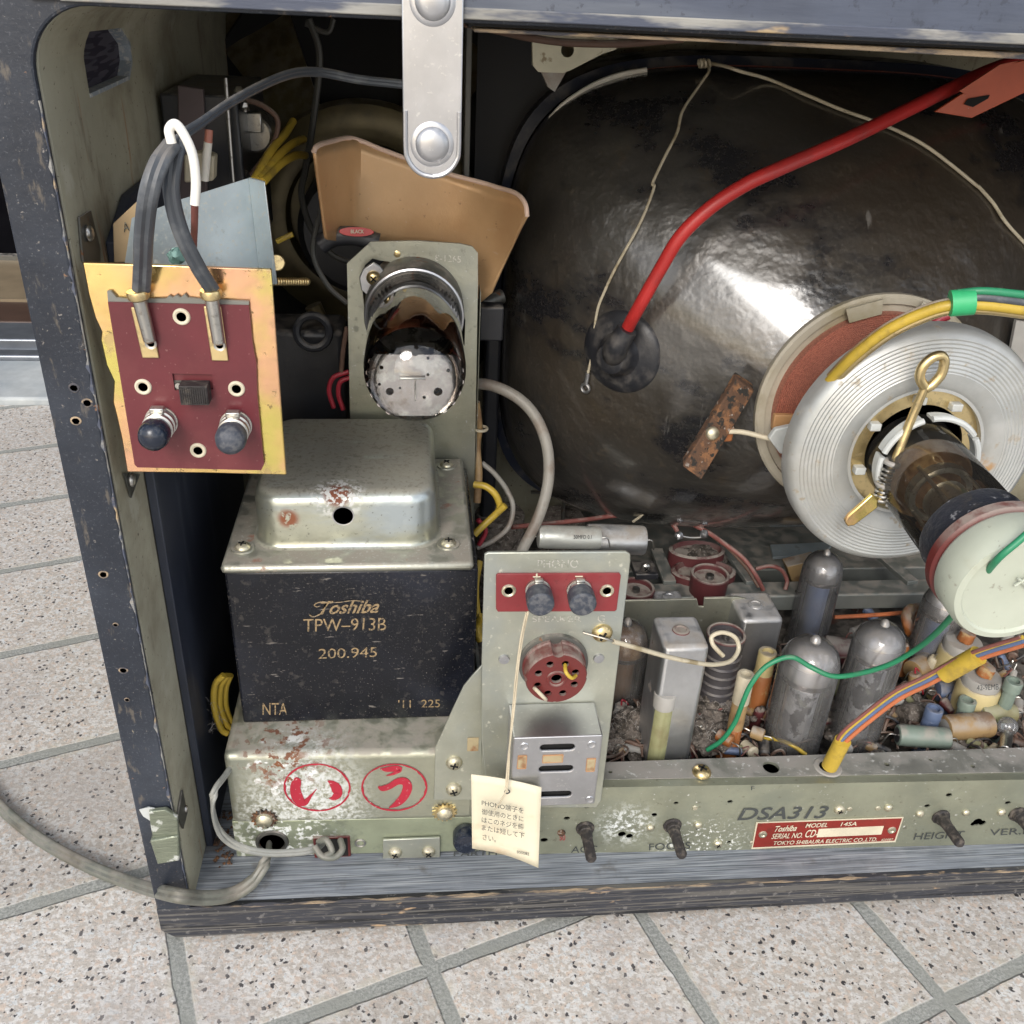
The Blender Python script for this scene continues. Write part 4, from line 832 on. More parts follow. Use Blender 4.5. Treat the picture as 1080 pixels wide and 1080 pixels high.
# yellow harness loops left of the transformer
for i, pp in enumerate((((236, 712), (227, 722), (226, 745), (233, 768), (240, 774)), ((240, 712), (233, 724), (232, 745), (238, 762), (243, 770)), ((243, 712), (238, 726), (238, 745), (243, 760), (246, 766)))):
    tag(MB().tube([U(p, Y=.055 + .003 * i) for p in pp], .0015, 10).build('yellow_wire', M['yellow']), ('outer', 'middle', 'inner')[i] + ' looped yellow wire squeezed between transformer and cabinet side', 'wire', 'yellow wires beside the transformer')
ln = MB()
for i in range(70):
    a = U((random.uniform(216, 236), random.uniform(740, 775)), Y=.05 + random.random() * .02); d = V((random.gauss(0, 1), random.gauss(0, 1), random.gauss(0, 1))).normalized()
    ln.tube([a, a + d * .002 + V((0, 0, .001)), a + d * .004], .00007, 3, n=3)
tag(ln.build('lint', M['fibre']), 'wispy grey lint hanging on the yellow wires beside the cabinet side', 'lint', kind='stuff')

# ---------------------------------------------------------------- mains cords
mc_ = thing('mains_cord', 'grey twin mains cord running from the round chassis hole out over the cabinet corner', 'cord', U((150, 935), Z=GZ))
P = [(U((-30, 815), Z=GZ + .003)), U((0, 851), Z=GZ + .003), U((40, 884), Z=GZ + .003), U((90, 912), Z=GZ + .004), U((140, 932), Z=GZ + .008), U((180, 943), Y=-.008), U((215, 947), Y=-.004), U((245, 943), Y=.002), U((268, 928), Y=.006), U((281, 907), Y=.012), U((284, 892), Y=.024)]
MB().tube(P, lambda t: .0017 if t < .8 else .0015, flat=(0, .8, .6), n=12).build('twin_flex', M['greycord'], mc_)
oc = thing('outlet_cord', 'pale grey twin cord curling from beside the chassis into the dark red outlet', 'cord', U((230, 880), Y=.02))
P = [U((246, 806), Y=.03), U((236, 820), Y=.02), U((226, 835), Y=.012), U((225, 857), Y=.010), U((233, 879), Y=.011), U((252, 893), Y=.013), U((280, 899.5), Y=.013), U((312, 899), Y=.014), U((332, 895.5), Y=.016), U((341, 889), Y=.021)]
MB().tube(P, .0010, flat=(0, .4, 1), n=12).build('twin_flex', mat('pale grey cord', (.19, .195, .18), .45, spots=[dict(c=(.3, .3, .27), s=60, lo=.5, hi=.7)]), oc)
MB().tube([U((332, 893), Y=.015), U((340, 903), Y=.011), U((353, 904), Y=.011), U((361, 896), Y=.014), U((359, 886), Y=.020)], .0015, 12, n=12).build('bent_end', M['greycord'], oc)
MB().tube([U((336, 888), Y=.019), U((344, 886), Y=.0165), U((350, 898), Y=.013), U((343, 903), Y=.011)], .0015, 12, n=12).build('bent_end', M['greycord'], oc)
# ---------------------------------------------------------------- phono panel
PY = .0165
ph = thing('phono_panel', 'pale grey-green upright plate marked PHONO with red strip and two grey knobs', 'terminal panel', U((570, 850), Y=PY))
P = [U(p, Y=PY) for p in ((511, 585), (515, 583), (660, 582), (665, 585), (665, 592), (647, 740), (634, 845), (629, 852), (515, 852), (508, 780), (508, 700))]
MB().prism(P, (0, .0016, 0)).build('panel_plate', M['phonozinc'], ph, bevel=.0004)
MB().box(U((512, 852), Y=PY + .0016), U((514.5, 586), Y=PY + .012)).build('folded_side', M['phonozinc'], ph, bevel=.0003)
P = [U(p, Y=PY) for p in ((525, 604), (653, 603.5), (654.5, 606), (650, 642), (648, 643.5), (525, 644), (523, 641), (523, 606))]
st = MB().prism(P, (0, -.0009, 0)).build('red_strip', M['redstrip'], ph, bevel=.0002)
for p in ((536.5, 623), (640, 623)):
    e = MB().lathe(U(p, Y=PY - .0009), (0, -1, 0), [(.0030, 0), (.0028, .0005), (.0023, .0007), (.0017, .0003), (.0017, -.0002), (.003, 0)], 24).build('eyelet', M['screw'], ph)
    MB().lathe(U(p, Y=PY - .0011), (0, -1, 0), [(0, 0), (.0017, 0)], 18).build('eyelet_hole', M['hole'], e)
for p in ((567, 621), (610.5, 621)):
    c = U(p, Y=PY - .0009)
    b0 = MB().lathe(c, (0, -1, 0), [(.0050, 0), (.0050, .0012), (.0044, .0014), (.0044, .0028), (.0048, .0030), (.0048, .0038)], 28).build('binding_post', M['steel'], ph)
    MB().box(c + V((-.0018, -.003, .0038)), c + V((.0018, -.0005, .0058))).build('contact_tab', M['steel'], b0, bevel=.0003)
    MB().lathe(c + V((0, -.0036, 0)), (0, -1, 0), [(.0044, 0), (.0053, .0006), (.0054, .0052), (.0053, .0072), (.0046, .0080), (0, .0084)], 36).build('knob', M['knobdust'], b0)
lp = dict(Y=PY)
letter('PHONO', (567, 598.5), (610, 598.5), (567, 590), M['emboss'], ph, bold=.0, **lp)
letter('+', (562, 611.5), (570, 611.5), (562, 604.5), M['creamink'], ph, bold=.01, Y=PY - .0009)
letter('–', (606.5, 608.2), (614.5, 608.2), (606.5, 607), M['creamink'], ph, bold=.02, Y=PY - .0009)
letter('SPEAKER', (561, 655.5), (613, 655.5), (561, 649.5), M['emboss'], ph, **lp)
letter('G', (630, 655.5), (638, 655.5), (630, 648.5), M['emboss'], ph, **lp)
for p in ((531.5, 695), (631.5, 694)): MB().lathe(U(p, **lp), (0, -1, 0), [(.0024, 0), (.0021, .0008), (0, .0010)], 20).build('rivet', M['alu'], ph)
for p, q in (((512.5, 700), (507, 850)), ((640, 700), (634, 850))): pass
# socket
sk = thing('valve_socket', 'dark red bakelite socket with pin holes and wire jumpers on the phono panel', 'socket', U((586, 745), Y=PY))
c = U((586, 696), Y=PY); SR = .0132
f = U((587, 716), Y=PY - .0115); c = V((f.x, PY, f.z)) ; 
print('socket', c, f)
MB().lathe(c, (0, -1, 0), [(SR * 1.10, 0), (SR * 1.10, .0022), (SR * 1.0, .0026)], 48).build('flange_ring', M['darksteel'], sk)
b = MB().lathe(c, (0, -1, 0), [(SR, .0), (SR, .0040), (SR * .965, .0046), (SR * .965, .0105), (SR * .93, .0115)], 64)
ct = MB()
for k in range(8):
    a = R(90 - 22.5 - 45 * k) if 0 else R(67.5 - 45 * k); q = c + V((math.cos(a) * SR * .62, -.02, math.sin(a) * SR * .62)); ct.cyl(q, q + V((0, .015, 0)), .00155, seg=16)
ct.cyl(c + V((0, -.02, 0)), c + V((0, -.004, 0)), SR * .17, seg=24)
for a in (90, 0, 180, 270):
    q = c + V((math.cos(R(a)) * SR * 1.02, -.02, math.sin(R(a)) * SR * 1.02)); ct.cyl(q, q + V((0, .03 if a == 90 else .012, 0)), SR * (.19 if a == 90 else .11), seg=20)
so = b.build('socket_body', M['bakesock'], sk, cut=ct, smooth=False)
for k in range(8):
    a = R(67.5 - 45 * k); q = c + V((math.cos(a) * SR * .62, -.0100, math.sin(a) * SR * .62)); MB().lathe(q, (0, -1, 0), [(0, 0), (.00152, 0)], 16).build('pin_hole', M['hole'], sk)
MB().lathe(c + V((0, -.0100, 0)), (0, -1, 0), [(0, 0), (SR * .168, 0)], 20).build('centre_hole', M['hole'], sk)
MB().torus(c + V((0, -.0115, 0)), (0, -1, 0), SR * .27, .0006, 32).build('centre_ring', M['bakesock'], sk)
fyv = f.y
MB().tube([U((596, 701), Y=fyv + .001), U((597, 709), Y=fyv - .0030), U((603, 715), Y=fyv - .003), U((608, 712), Y=fyv + .001)], .0008, 10, n=10).build('yellow_jumper', M['yellow'], sk)
MB().tube([U((563, 725), Y=fyv + .001), U((566, 728), Y=fyv - .0022), U((574, 736), Y=fyv - .0022), U((576, 738), Y=fyv + .001)], .0008, 10, n=10).build('white_jumper', M['cream'], sk)
# slotted metal cover under the socket
zc = U((587, 741), Y=PY).z; yf = U((588, 777), Z=zc).y
print('cover yf', yf, zc)
vc = thing('slotted_cover', 'bright aluminium box cover with three dark slots below the red socket', 'cover', U((585, 850), Y=yf))
xa, xb = U((541.5, 777), Y=yf).x, U((636, 776), Y=yf).x
zb = U((600, 849), Y=yf).z
b = MB().box((xa, yf, zb), (xb, PY - .0002, zc))
ct = MB()
for pz, s in ((788.5, 588), (811, 586.5), (838, 585)):
    c = U((s, pz), Y=yf); hw, hh = .0072, .0017
    ct.prism([c + V((math.cos(R(t)) * hh + (hw - hh if -90 <= t <= 90 else -(hw - hh)), -.002, math.sin(R(t)) * hh)) for t in list(range(-90, 91, 20)) + list(range(91, 270, 20))], (0, .004, 0))
ct.box((xa + .0012, yf + .0012, zb - .01), (xb - .0012, PY + .01, zc - .0012))
b.build('cover_shell', M['alu'], vc, cut=ct, smooth=False, bevel=.0011)
MB().box((xa + .0016, yf + .0024, zb), (xb - .0016, yf + .0032, zc - .002)).build('dark_inside', M['hole'], vc)  # black sheet close behind the slots, painting the shade inside
for p, w_, h_ in (((550.5, 803.5), .0018, .0035), ((623, 806.5), .0018, .0035), ((583, 800), .0042, .0020)):
    c = U(p, Y=yf)
    MB().box(c - V((w_, .0003, h_)), c + V((w_, -.0001, h_))).build('sticker', M['sticker'], vc)
    b = MB()
    for s in (-1, 1):
        b.box(c + V((s * w_ - .00015, -.0004, -h_)), c + V((s * w_ + .00015, 0, h_))); b.box(c + V((-w_, -.0004, s * h_ - .00015)), c + V((w_, 0, s * h_ + .00015)))
    b.build('sticker_rust_edge', M['rustline'], vc, jit=.00004)
for p in ((553, 787), (624, 785), (622, 843)): MB().lathe(U(p, Y=yf), (0, -1, 0), [(.0019, 0), (.0016, .0003), (.0012, .0001), (0, .0001)], 20).build('dimple', M['alu'], vc)
MB().box(U((534, 850), Y=PY - .003), U((539, 752), Y=PY - .0005)).build('dark_side_gap', M['maroon'], vc)

# grounding screw with the white lead
bs = thing('brass_terminal_screw', 'domed brass screw on the phono panel beside the socket', 'screw', U((635, 667), Y=PY))
scr(U((635, 667), Y=PY), (0, -1, 0), .0043, M['brass'], bs, 'head')
ww = thing('white_lead', 'white wire from the brass screw ending in an open curl over the coil can', 'wire', U((700, 700), Y=.03))
MB().tube([U((615, 667), Y=PY - .001), U((624, 669.5), Y=PY - .002), U((640, 674), Y=PY - .004), U((650, 677.5), Y=PY - .003)], .0005, 8).build('bare_end', M['steel'], ww)
pth = [((647, 676.5), .013), ((674, 684), .016), ((708, 693.6), .022), ((741, 700), .03), ((758, 700.5), .035), ((772, 696), .04), ((779, 684), .045), ((775, 672), .047), ((762, 667), .047), ((751, 671), .046), ((751.5, 679), .044), ((757, 686), .042), ((763, 692), .041)]
MB().tube([U(p, Y=y) for p, y in pth], .00105, 12, n=12).build('insulation', M['cream'], ww)

# paper tag on its string
tg = thing('paper_tag', 'cream paper tag with printed notice hanging by a string from the phono knob', 'tag', U((532, 914), Y=-.008))
TY = -.008
q = [U(p, Y=y) for p, y in (((497, 817), TY + .004), ((571, 831), TY), ((567.5, 914), TY - .001), ((498, 895), TY + .003))]
n_ = 10; g = MB(); rows = []
for j in range(n_ + 1):
    row = []
    for i in range(n_ + 1):
        s, t = i / n_, j / n_
        p = q[0].lerp(q[1], s).lerp(q[3].lerp(q[2], s), t); p.y += .0009 * math.sin(s * 3.1) * (1 + t) - .0008 * t * t * s
        row.append(g.bm.verts.new(p))
    rows.append(row)
for A_, B_ in zip(rows, rows[1:]):
    for i in range(n_): g.bm.faces.new([A_[i], A_[i + 1], B_[i + 1], B_[i]])
o = g.build('card', M['card'], tg); s_ = o.modifiers.new('s', 'SOLIDIFY'); s_.thickness = .0005; s_.offset = 1
def tline(s, x0, x1, y, h, sl=.16):
    o = letter(s, (x0, y + (x0 - 508) * sl), (x1, y + (x1 - 508) * sl), (x0, y + (x0 - 508) * sl - h), M['greyink'], tg, bold=.004, Y=TY - .0002)
tline('PHONO端子を', 508, 552, 849, 6.2, .2); tline('御使用のときに', 508, 552, 858.5, 6.2, .18); tline('はこのネジを締', 508, 552, 867, 6.2, .18)
tline('または短して下', 508, 553, 875, 6.2, .2); tline('さい。', 509, 523, 885, 6.2, .2); tline('800082', 545, 558, 892, 3., .2)
MB().torus(U((535, 835), Y=TY), (0, -1, 0), .0010, .0003, 16).build('tag_hole', M['greyink'], tg)
sb = tag(MB().tube([U(p, Y=y) for p, y in (((557, 645), .004), ((556, 650), .004), ((552, 668), .006), ((547, 700), .002), ((543, 742), -.001), ((539, 775), yf - .003), ((536, 800), yf - .004), ((534, 825), TY - .001), ((535, 834), TY - .001))], .0004, 8).tube([U(p, Y=y) for p, y in (((555, 646), .004), ((549, 675), .004), ((544, 712), .001), ((541, 745), -.001), ((538, 780), yf - .003), ((536, 822), TY - .001), ((533, 836), TY - .0015), ((528, 845), TY - .0012), ((522, 854), TY - .001))], .00035, 8).build('cotton_string', M['string']), 'thin twisted cotton string tied round the left phono knob and through the tag', 'string')

# ---------------------------------------------------------------- main chassis
mn = thing('main_chassis', 'olive metal main chassis with printed control names along its rear face', 'chassis', (.38, .03, .0175))
CZ = .0600
HF = [((713, 847), .0009), ((770, 845.5), .0010), ((690.5, 860), .0009), ((1001, 838.5), .0012), ((978, 850), .0011), ((1063, 846.7), .0011), ((598, 863), .0011), ((690, 859), .0010), ((574, 886), .0014), ((619, 850.5), .0012), ((769, 888), .0008), ((656, 880), .0019), ((664, 882), .0017), ((1031, 867), .0024), ((1036, 868), .0018), ((1027, 869), .0016)]
ct = MB()
for p, r in (((713, 847), .0009), ((770, 845.5), .0010), ((690.5, 860), .0009), ((1001, 838.5), .0012), ((978, 850), .0011), ((1063, 846.7), .0011), ((598, 863), .0011), ((690, 859), .0010), ((574, 886), .0014), ((619, 850.5), .0012), ((769, 888), .0008), ((656, 880), .0019), ((664, 882), .0017), ((1031, 867), .0024), ((1036, 868), .0018), ((1027, 869), .0016)):
    c = U(p, F=0); ct.lathe(c - V((0, .004, 0)), (0, 1, 0), [(r, 0), (r, .02)], 16, sx=1.35 if r < .0016 else 1)
for p, r in (((643.6, 815), .0010), ((813, 810), .0040), ((935, 807), .0013), ((981, 802), .0009), ((1025.5, 809), .0011)):
    c = U(p, Z=CZ); ct.cyl(c - V((0, 0, .012)), c + V((0, 0, .004)), r, seg=24)
FB(.1442, XR - .02, .0150, CZ, 0, .0372).build('rear_channel', M['mainface'], mn, cut=ct, smooth=False, bevel=.0020, seg=3)
b = MB(); vs = [V((x, fy(x) + .0045, CZ + .0002)) for x in (.196, XR - .022)] + [V((XR - .022, .0370, CZ + .0002)), V((.196, .0370, CZ + .0002))]
ct = MB()
for p, r in (((643.6, 815), .0010), ((813, 810), .0040), ((935, 807), .0013), ((981, 802), .0009), ((1025.5, 809), .0011)):
    c = U(p, Z=CZ); ct.cyl(c - V((0, 0, .012)), c + V((0, 0, .004)), r, seg=24)
b.prism(vs, (0, 0, .0004)).build('dusty_top', M['shelf'], mn, cut=ct, smooth=False)
MB().box((.145, .0375, .0180), (XR - .021, .30, .030)).build('chassis_floor', M['floorin'], mn)
MB().box((.1442, .0375, .0300), (.146, .25, .058)).build('chassis_side', M['rail2'], mn)
for p, r in HF: MB().lathe(U(p, F=0) + V((0, .0006, 0)), (0, -1, 0), [(0, 0), (r * (1.32 if r < .0016 else .99), 0)], 20, sy=1 / (1.32 if r < .0016 else 1)).build('hole', M['hole'], mn)
for p, r in (((643.6, 815), .0010), ((813, 810), .0040), ((935, 807), .0013), ((981, 802), .0009), ((1025.5, 809), .0011)): MB().lathe(U(p, Z=CZ) - V((0, 0, .0012)), (0, 0, 1), [(0, 0), (r * .99, 0)], 24).build('hole', M['hole'], mn)
scr(U((740, 815), Z=CZ + .0006), (0, 0, 1), .0045, M['brass'], mn)
for p, r in (((885, 853.6), .0026), ((937, 851.7), .0022), ((757, 889.7), .0024), ((686, 873), .0020), ((736, 870), .0021), ((970, 858), .0021), ((1018.6, 857), .0020), ((1056, 856.6), .0022), ((592, 878), .0020)):
    face_screw(p, r, 'rust' if p[0] == 592 else 'screw', mn, name='small_screw', slot=r > .0022)
for p in ((896, 853.4), (926, 852.5), (733, 852), (793, 889)): MB().lathe(U(p, F=0), (0, -1, 0), [(.0014, 0), (.0011, .0005), (0, .0006)], 14).build('dimple', M['screw'], mn)
def K_(s, bl, br_, tl, m='greyink', **k): letter(s, bl, br_, tl, M[m], mn, F=-.0001, **k)
K_('EARTH', (478.5, 903.5), (524, 902), (478.5, 897)); K_('AGC', (602, 899.3), (629, 898.3), (602, 892.5), ital=.1)
K_('FOCUS', (684.5, 896.5), (728, 894.8), (684.5, 889.5)); K_('HEIGHT', (963, 885.5), (1015, 883.3), (964, 878.5), ital=.15); K_('VER.LIN.', (1043, 881), (1107, 878.5), (1043, 874.5), ital=.15)
K_('DSA313', (777, 865), (868, 862.8), (780, 852), ital=.25, bold=.012); K_('F', (792, 833), (796, 833), (792, 829), bold=.0); K_('F', (734, 875), (738, 875), (734, 868), bold=.0)
K_('50', (590, 886), (596, 886), (590, 880), 'redink')
npl = thing('nameplate', 'red slanted nameplate with cream lettering riveted to the chassis face', 'nameplate', U((872, 895), F=-.001))
def quad(ps, F, t): return MB().prism([U(p, F=F) for p in ps], (0, -t, 0))
quad(((797.5, 867), (952.5, 861.3), (944, 887.3), (792.3, 894.6)), -.0002, .0005).build('cream_border', M['creamink'], npl)
quad(((799, 868.2), (951, 862.8), (943, 886), (794, 893.2)), -.0006, .0004).build('red_field', M['redplate'], npl)
quad(((863.5, 874.2), (932, 871), (929.3, 879.8), (861.2, 882.8)), -.0010, .0002).build('serial_window', M['creamink'], npl)
def N_(s, bl, br_, tl, **k): letter(s, bl, br_, tl, M['creamink'], npl, F=-.0011, **k)
N_('Toshiba', (815, 877), (839, 876), (815, 871), ital=.4, bold=.02); N_('MODEL', (849, 872.6), (872, 871.8), (850, 868.2), ital=.2, bold=.01); N_('14SA', (886, 871), (903, 870.4), (887, 866.8), ital=.2, bold=.01)
N_('SERIAL NO.', (813, 884.5), (845.5, 883.2), (814, 879), ital=.2, bold=.01); N_('CD-', (848, 883), (861, 882.5), (849, 875), ital=.2, bold=.01)
N_('TOKYO SHIBAURA ELECTRIC CO.,LTD.', (814.5, 891.6), (924, 887.3), (815, 887.0), ital=.2, bold=.012); N_('820087', (929, 886.5), (941, 886), (929.5, 884.3), ital=.2)
for p in ((804.5, 880), (940.5, 875.5)):
    e = MB().lathe(U(p, F=-.001), (0, -1, 0), [(.0022, 0), (.0020, .0005), (.0012, .0006), (.0008, .0002), (0, .0001)], 20).build('rivet', M['screw'], npl)
def ctl(p, e, label, name, L_=.019, r=.0025, k='shaft'):
    c = U(p, F=0); t = thing(name, label, 'knob', c)
    tip = U(e, Y=c.y - L_)
    cc = V((c.x, c.y, c.z))
    MB().lathe(cc, (0, -1, 0), [(.0045, 0), (.0045, .0008), (.0034, .0012), (.0033, .003), (.0026, .0034)], 24).build('bushing', M['shaft'], t, jit=.00008)
    MB().lathe(cc, (tip - cc), [(r * 1.15, .001), (r * 1.1, .006), (r, .0065), (r, (tip - cc).length - .001), (r * .8, (tip - cc).length), (0, (tip - cc).length)], 20).build('shaft', M['shaft'], t, jit=.00005)
    return t
ctl((617, 873), (624, 907), 'dark brown control shaft above the letters AGC', 'control_shaft')
ctl((709, 870), (719.5, 903), 'dark brown control shaft poking out over the word FOCUS', 'control_shaft')
ctl((992, 861), (1013, 890), 'dark brown control shaft poking out over the word HEIGHT', 'control_shaft', L_=.021)
ctl((1073, 858), (1096, 888), 'dark control shaft cut by the right picture edge above VER.LIN', 'control_shaft')
ek = thing('earth_knob', 'blue-black round knob half hidden behind the paper tag', 'knob', U((492, 884), F=0))
MB().lathe(U((491, 878), F=0), (0, -1, 0), [(.0060, 0), (.0062, .001), (.0062, .006), (.0056, .0075), (0, .008)], 36).build('knob_body', M['knob'], ek)
# ---------------------------------------------------------------- picture tube
AX, AZ = .316, .224
pt_ = thing('picture_tube', 'large dark dusty picture tube bulb seen from behind, filling the right of the cabinet', 'picture tube', (AX, .2, AZ))
def sec(Y):
    s = max(0, min(1, (Y - .085) / .130)); g = math.sin(s * math.pi / 2)
    return .0195 + .1365 * g, .0195 + .1085 * g, 2 + 1.9 * s ** 1.3
b = MB(); rings = []; NS = 128
def ring(Y, a, bb, n, dz=0):
    r = []
    for k in range(NS):
        t = 2 * math.pi * k / NS; c, s = math.cos(t), math.sin(t)
        r.append(b.bm.verts.new(V((AX + a * math.copysign(abs(c) ** (2 / n), c), Y, AZ + bb * math.copysign(abs(s) ** (2 / n), s)))))
    return r
for i in range(41):
    Y = .072 + (.222 - .072) * i / 40; a, bb, n = sec(Y); rings.append(ring(Y, a, bb, n))
for A_, B_ in zip(rings, rings[1:]):
    for k in range(NS): b.bm.faces.new([A_[k], A_[(k + 1) % NS], B_[(k + 1) % NS], B_[k]])
bulb = b.build('bulb', M['crt'], pt_)
b = MB(); rings = [ring(.2215, .1565, .1285, 3.9), ring(.224, .1605, .1325, 4), ring(.262, .1605, .1325, 4), ring(.290, .150, .122, 4), ring(.305, .10, .08, 3)]
for A_, B_ in zip(rings, rings[1:]):
    for k in range(NS): b.bm.faces.new([A_[k], A_[(k + 1) % NS], B_[(k + 1) % NS], B_[k]])
b.bm.faces.new(rings[-1]); b.build('face_panel', M['crtrim'], pt_)
def onbulb(p, lift=0.):
    """where the sight line through a photograph point meets the bulb"""
    d = (U(p, Y=.1) - CP).normalized(); t = .2; best = None
    while t < .8:
        q = CP + d * t
        if q.y > .075:
            a, bb, n = sec(q.y)
            if abs((q.x - AX) / a) ** n + abs((q.z - AZ) / bb) ** n < 1: break
        t += .0006
    e = .0015; q = CP + d * t
    def f(q):
        a, bb, n = sec(q.y); return abs((q.x - AX) / a) ** n + abs((q.z - AZ) / bb) ** n
    g = V((f(q + V((e, 0, 0))) - f(q - V((e, 0, 0))), f(q + V((0, e, 0))) - f(q - V((0, e, 0))), f(q + V((0, 0, e))) - f(q - V((0, 0, e))))).normalized()
    return q + g * lift, g
# anode cup
q, g = onbulb((655, 372)); print('anode', q, g)
cu = thing('anode_cup', 'black rubber anode cup on the picture tube where the red cable ends', 'anode cap', q)
MB().lathe(q - g * .002, g, [(.0215, -.003), (.0212, .0008), (.0195, .0028), (.0155, .0040), (.0110, .0050), (.0090, .0080), (.0088, .0110), (.0072, .0140), (.0040, .0150), (0, .0150)], 48).build('cup', M['cup'], cu)
e2 = U((662, 347), Y=(q + g * .02).y)
MB().tube([q + g * .006, (q + g * .014).lerp(e2, .4), e2], lambda t: .0066 - .0018 * t, 18).build('neck', M['cup'], cu)
# red high voltage cable
yb = e2.y
pth = [((661, 351), yb + .004), ((663, 344), yb), ((675, 322), yb - .008), ((697, 283), yb - .013), ((718, 249), yb - .016), ((748, 220), yb - .0165), ((784, 196), yb - .0155), ((822, 178), yb - .014), ((891, 148), yb - .004), ((947, 121), yb + .01), ((1002, 94), yb + .026), ((1040, 76), yb + .038), ((1078, 62), yb + .05), ((1110, 50), yb + .06)]
tag(MB().tube([U(p, Y=y) for p, y in pth], .0030, 16, n=12).build('high_voltage_cable', M['redcable']), 'thick red high voltage cable from the anode cup up to the top right corner', 'cable')
rbk = thing('red_bracket', 'red-orange painted metal bracket with slot at the top right corner', 'bracket', U((1040, 120), Y=.14))
P = [U(p, Y=.140) for p in ((986, 118), (1025, 124.5), (1095, 91), (1095, 60), (1062, 68))]
MB().prism(P, (0, .0016, 0)).build('plate', M['redmetal'], rbk, bevel=.0003)
MB().prism([U(p, Y=.1395) for p in ((1016, 110), (1021, 104), (1044, 100), (1042, 104), (1026, 113))], (0, -.0001, 0)).build('slot', M['hole'], rbk)
MB().prism([U(p, Y=.137) for p in ((1012, 96), (1055, 68), (1075, 64), (1062, 70), (1020, 100))], (0, .0012, 0)).build('flange', M['redmetal'], rbk)
# thin grounding wires on the tube
def bw(pts, r, m, lb, name='ground_wire', lift=.0015, nm='wire'):
    P = []
    for p in pts:
        if len(p) == 3: P.append(U(p[:2], Y=p[2]))
        else: P.append(onbulb(p, lift)[0])
    return tag(MB().tube(P, r, 8).build(name, m), lb, nm)
bw(((743, 67, .205), (748, 74, .195), (738, 92), (720, 119), (714, 142), (701, 168), (689, 194), (690, 200), (676, 236), (653, 278), (640, 305), (631, 330), (626, 372), (621, 396)), .0007, M['cream'], 'thin braided grounding wire hanging down to a ring terminal beside the anode cup')
tm = thing('ring_terminal', 'small tinned ring terminal at the end of the hanging grounding wire', 'terminal', onbulb((619, 404), .002)[0])
a = onbulb((622, 392), .002)[0]; c, g2 = onbulb((619.5, 408), .002)
MB().cyl(a, a.lerp(c, .75), .0013, .0011, seg=12).build('crimp', M['alu'], tm)
MB().torus(c, g2, .0022, .0008, 24).build('ring', M['alu'], tm)
bw(((745, 66, .205), (765, 70, .19), (780, 75, .185), (810, 87), (849, 103), (885, 118), (919, 130), (948, 142), (974, 156), (1000, 175), (1027, 197), (1030, 199), (1045, 216), (1060, 238), (1090, 270)), .0008, M['cream'], 'thin pale wire running diagonally over the tube to the right edge')
bw(((681, 74, .225), (710, 70, .225), (742, 67, .225), (780, 68, .225), (820, 70, .225), (900, 73, .225), (960, 77, .225), (1010, 82, .225)), .0011, M['pink'], 'taut wire along the top rim of the picture tube', 'rim_wire')
bw(((580, 126, .215), (594, 111, .215), (612, 98, .215), (632, 87, .215), (655, 79, .215), (682, 74, .215)), .0014, M['white'], 'white sleeve curved round the upper left shoulder of the tube', 'white_sleeve', nm='sleeve')
kn = MB(); k0 = U((743, 67), Y=.200)
for i in range(3): kn.torus(k0 + V((.002 * (i - 1), 0, 0)), (1, .2, .3), .0017, .0007, 12, 6)
tag(kn.build('wire_knot', M['cream'], jit=.0001), 'twisted knot of pale wire at the top of the picture tube', 'knot')
# white mount and brown cable under the top rail
wm = thing('tube_mount', 'aged cream mounting lug with a hole under the top rail', 'mount', U((605, 75), Y=.17))
ct = MB(); ct.cyl(U((598.5, 53), Y=.16), U((598.5, 53), Y=.18), .0029, seg=20)
MB().prism([U(p, Y=.168) for p in ((561, 28), (562, 69), (568, 76), (594, 77), (602, 74), (635, 57), (650, 52), (652, 28))], (0, .004, 0)).build('lug', mat('aged cream paint', (.52, .50, .38), .5, spots=[dict(c=(.25, .2, .12), s=150, lo=.6, hi=.68)]), wm, cut=ct, smooth=False)
MB().prism([U(p, Y=.172) for p in ((570, 74), (597, 76), (585, 97), (578, 92))], (0, .004, 0)).build('lower_tab', M['greyplastic'], wm)
MB().box(U((564, 42), Y=.160), U((640, 30), Y=.168)).build('upper_strip', M['cream'], wm, bevel=.0005)
tag(MB().tube([U(p, Y=y) for p, y in (((490, 24), .12), ((530, 33), .13), ((560, 40), .145), ((600, 45), .150), ((660, 46), .155), ((720, 41), .16))], .0016, 10).build('brown_cable', M['brown']), 'brown cable sagging under the top rail across the cream mounting lug', 'cable')
# grey plastic sleeve and hose
tag(MB().tube([U(p, Y=y) for p, y in (((494, 404), .17), ((520, 407), .165), ((545, 419), .16), ((563, 437), .155), ((575, 463), .15), ((579, 492), .145), ((576, 520), .14), ((566, 550), .135), ((550, 582), .13), ((540, 610), .125))], .0030, 14, n=12).build('grey_sleeve', M['greyplastic']), 'grey-tan sleeved cable arching between tube bracket and picture tube', 'cable')
tag(MB().box(U((505, 600), Y=.21), U((528, 318), Y=.225)).build('tube_strap_post', M['blackplastic'], bevel=.002), 'black vertical post between the copper-tan shield and the picture tube', 'post')
bp = thing('band_clamp', 'dark bright-edged clamp end at the left rim of the picture tube', 'clamp', U((521, 320), Y=.2))
MB().cyl(U((508, 321), Y=.195), U((530, 312), Y=.2), .004, seg=16).build('bolt_end', M['darksteel'], bp)
MB().box(U((509, 345), Y=.2), U((528, 336), Y=.205)).build('clamp_foot', M['darksteel'], bp, bevel=.0005)

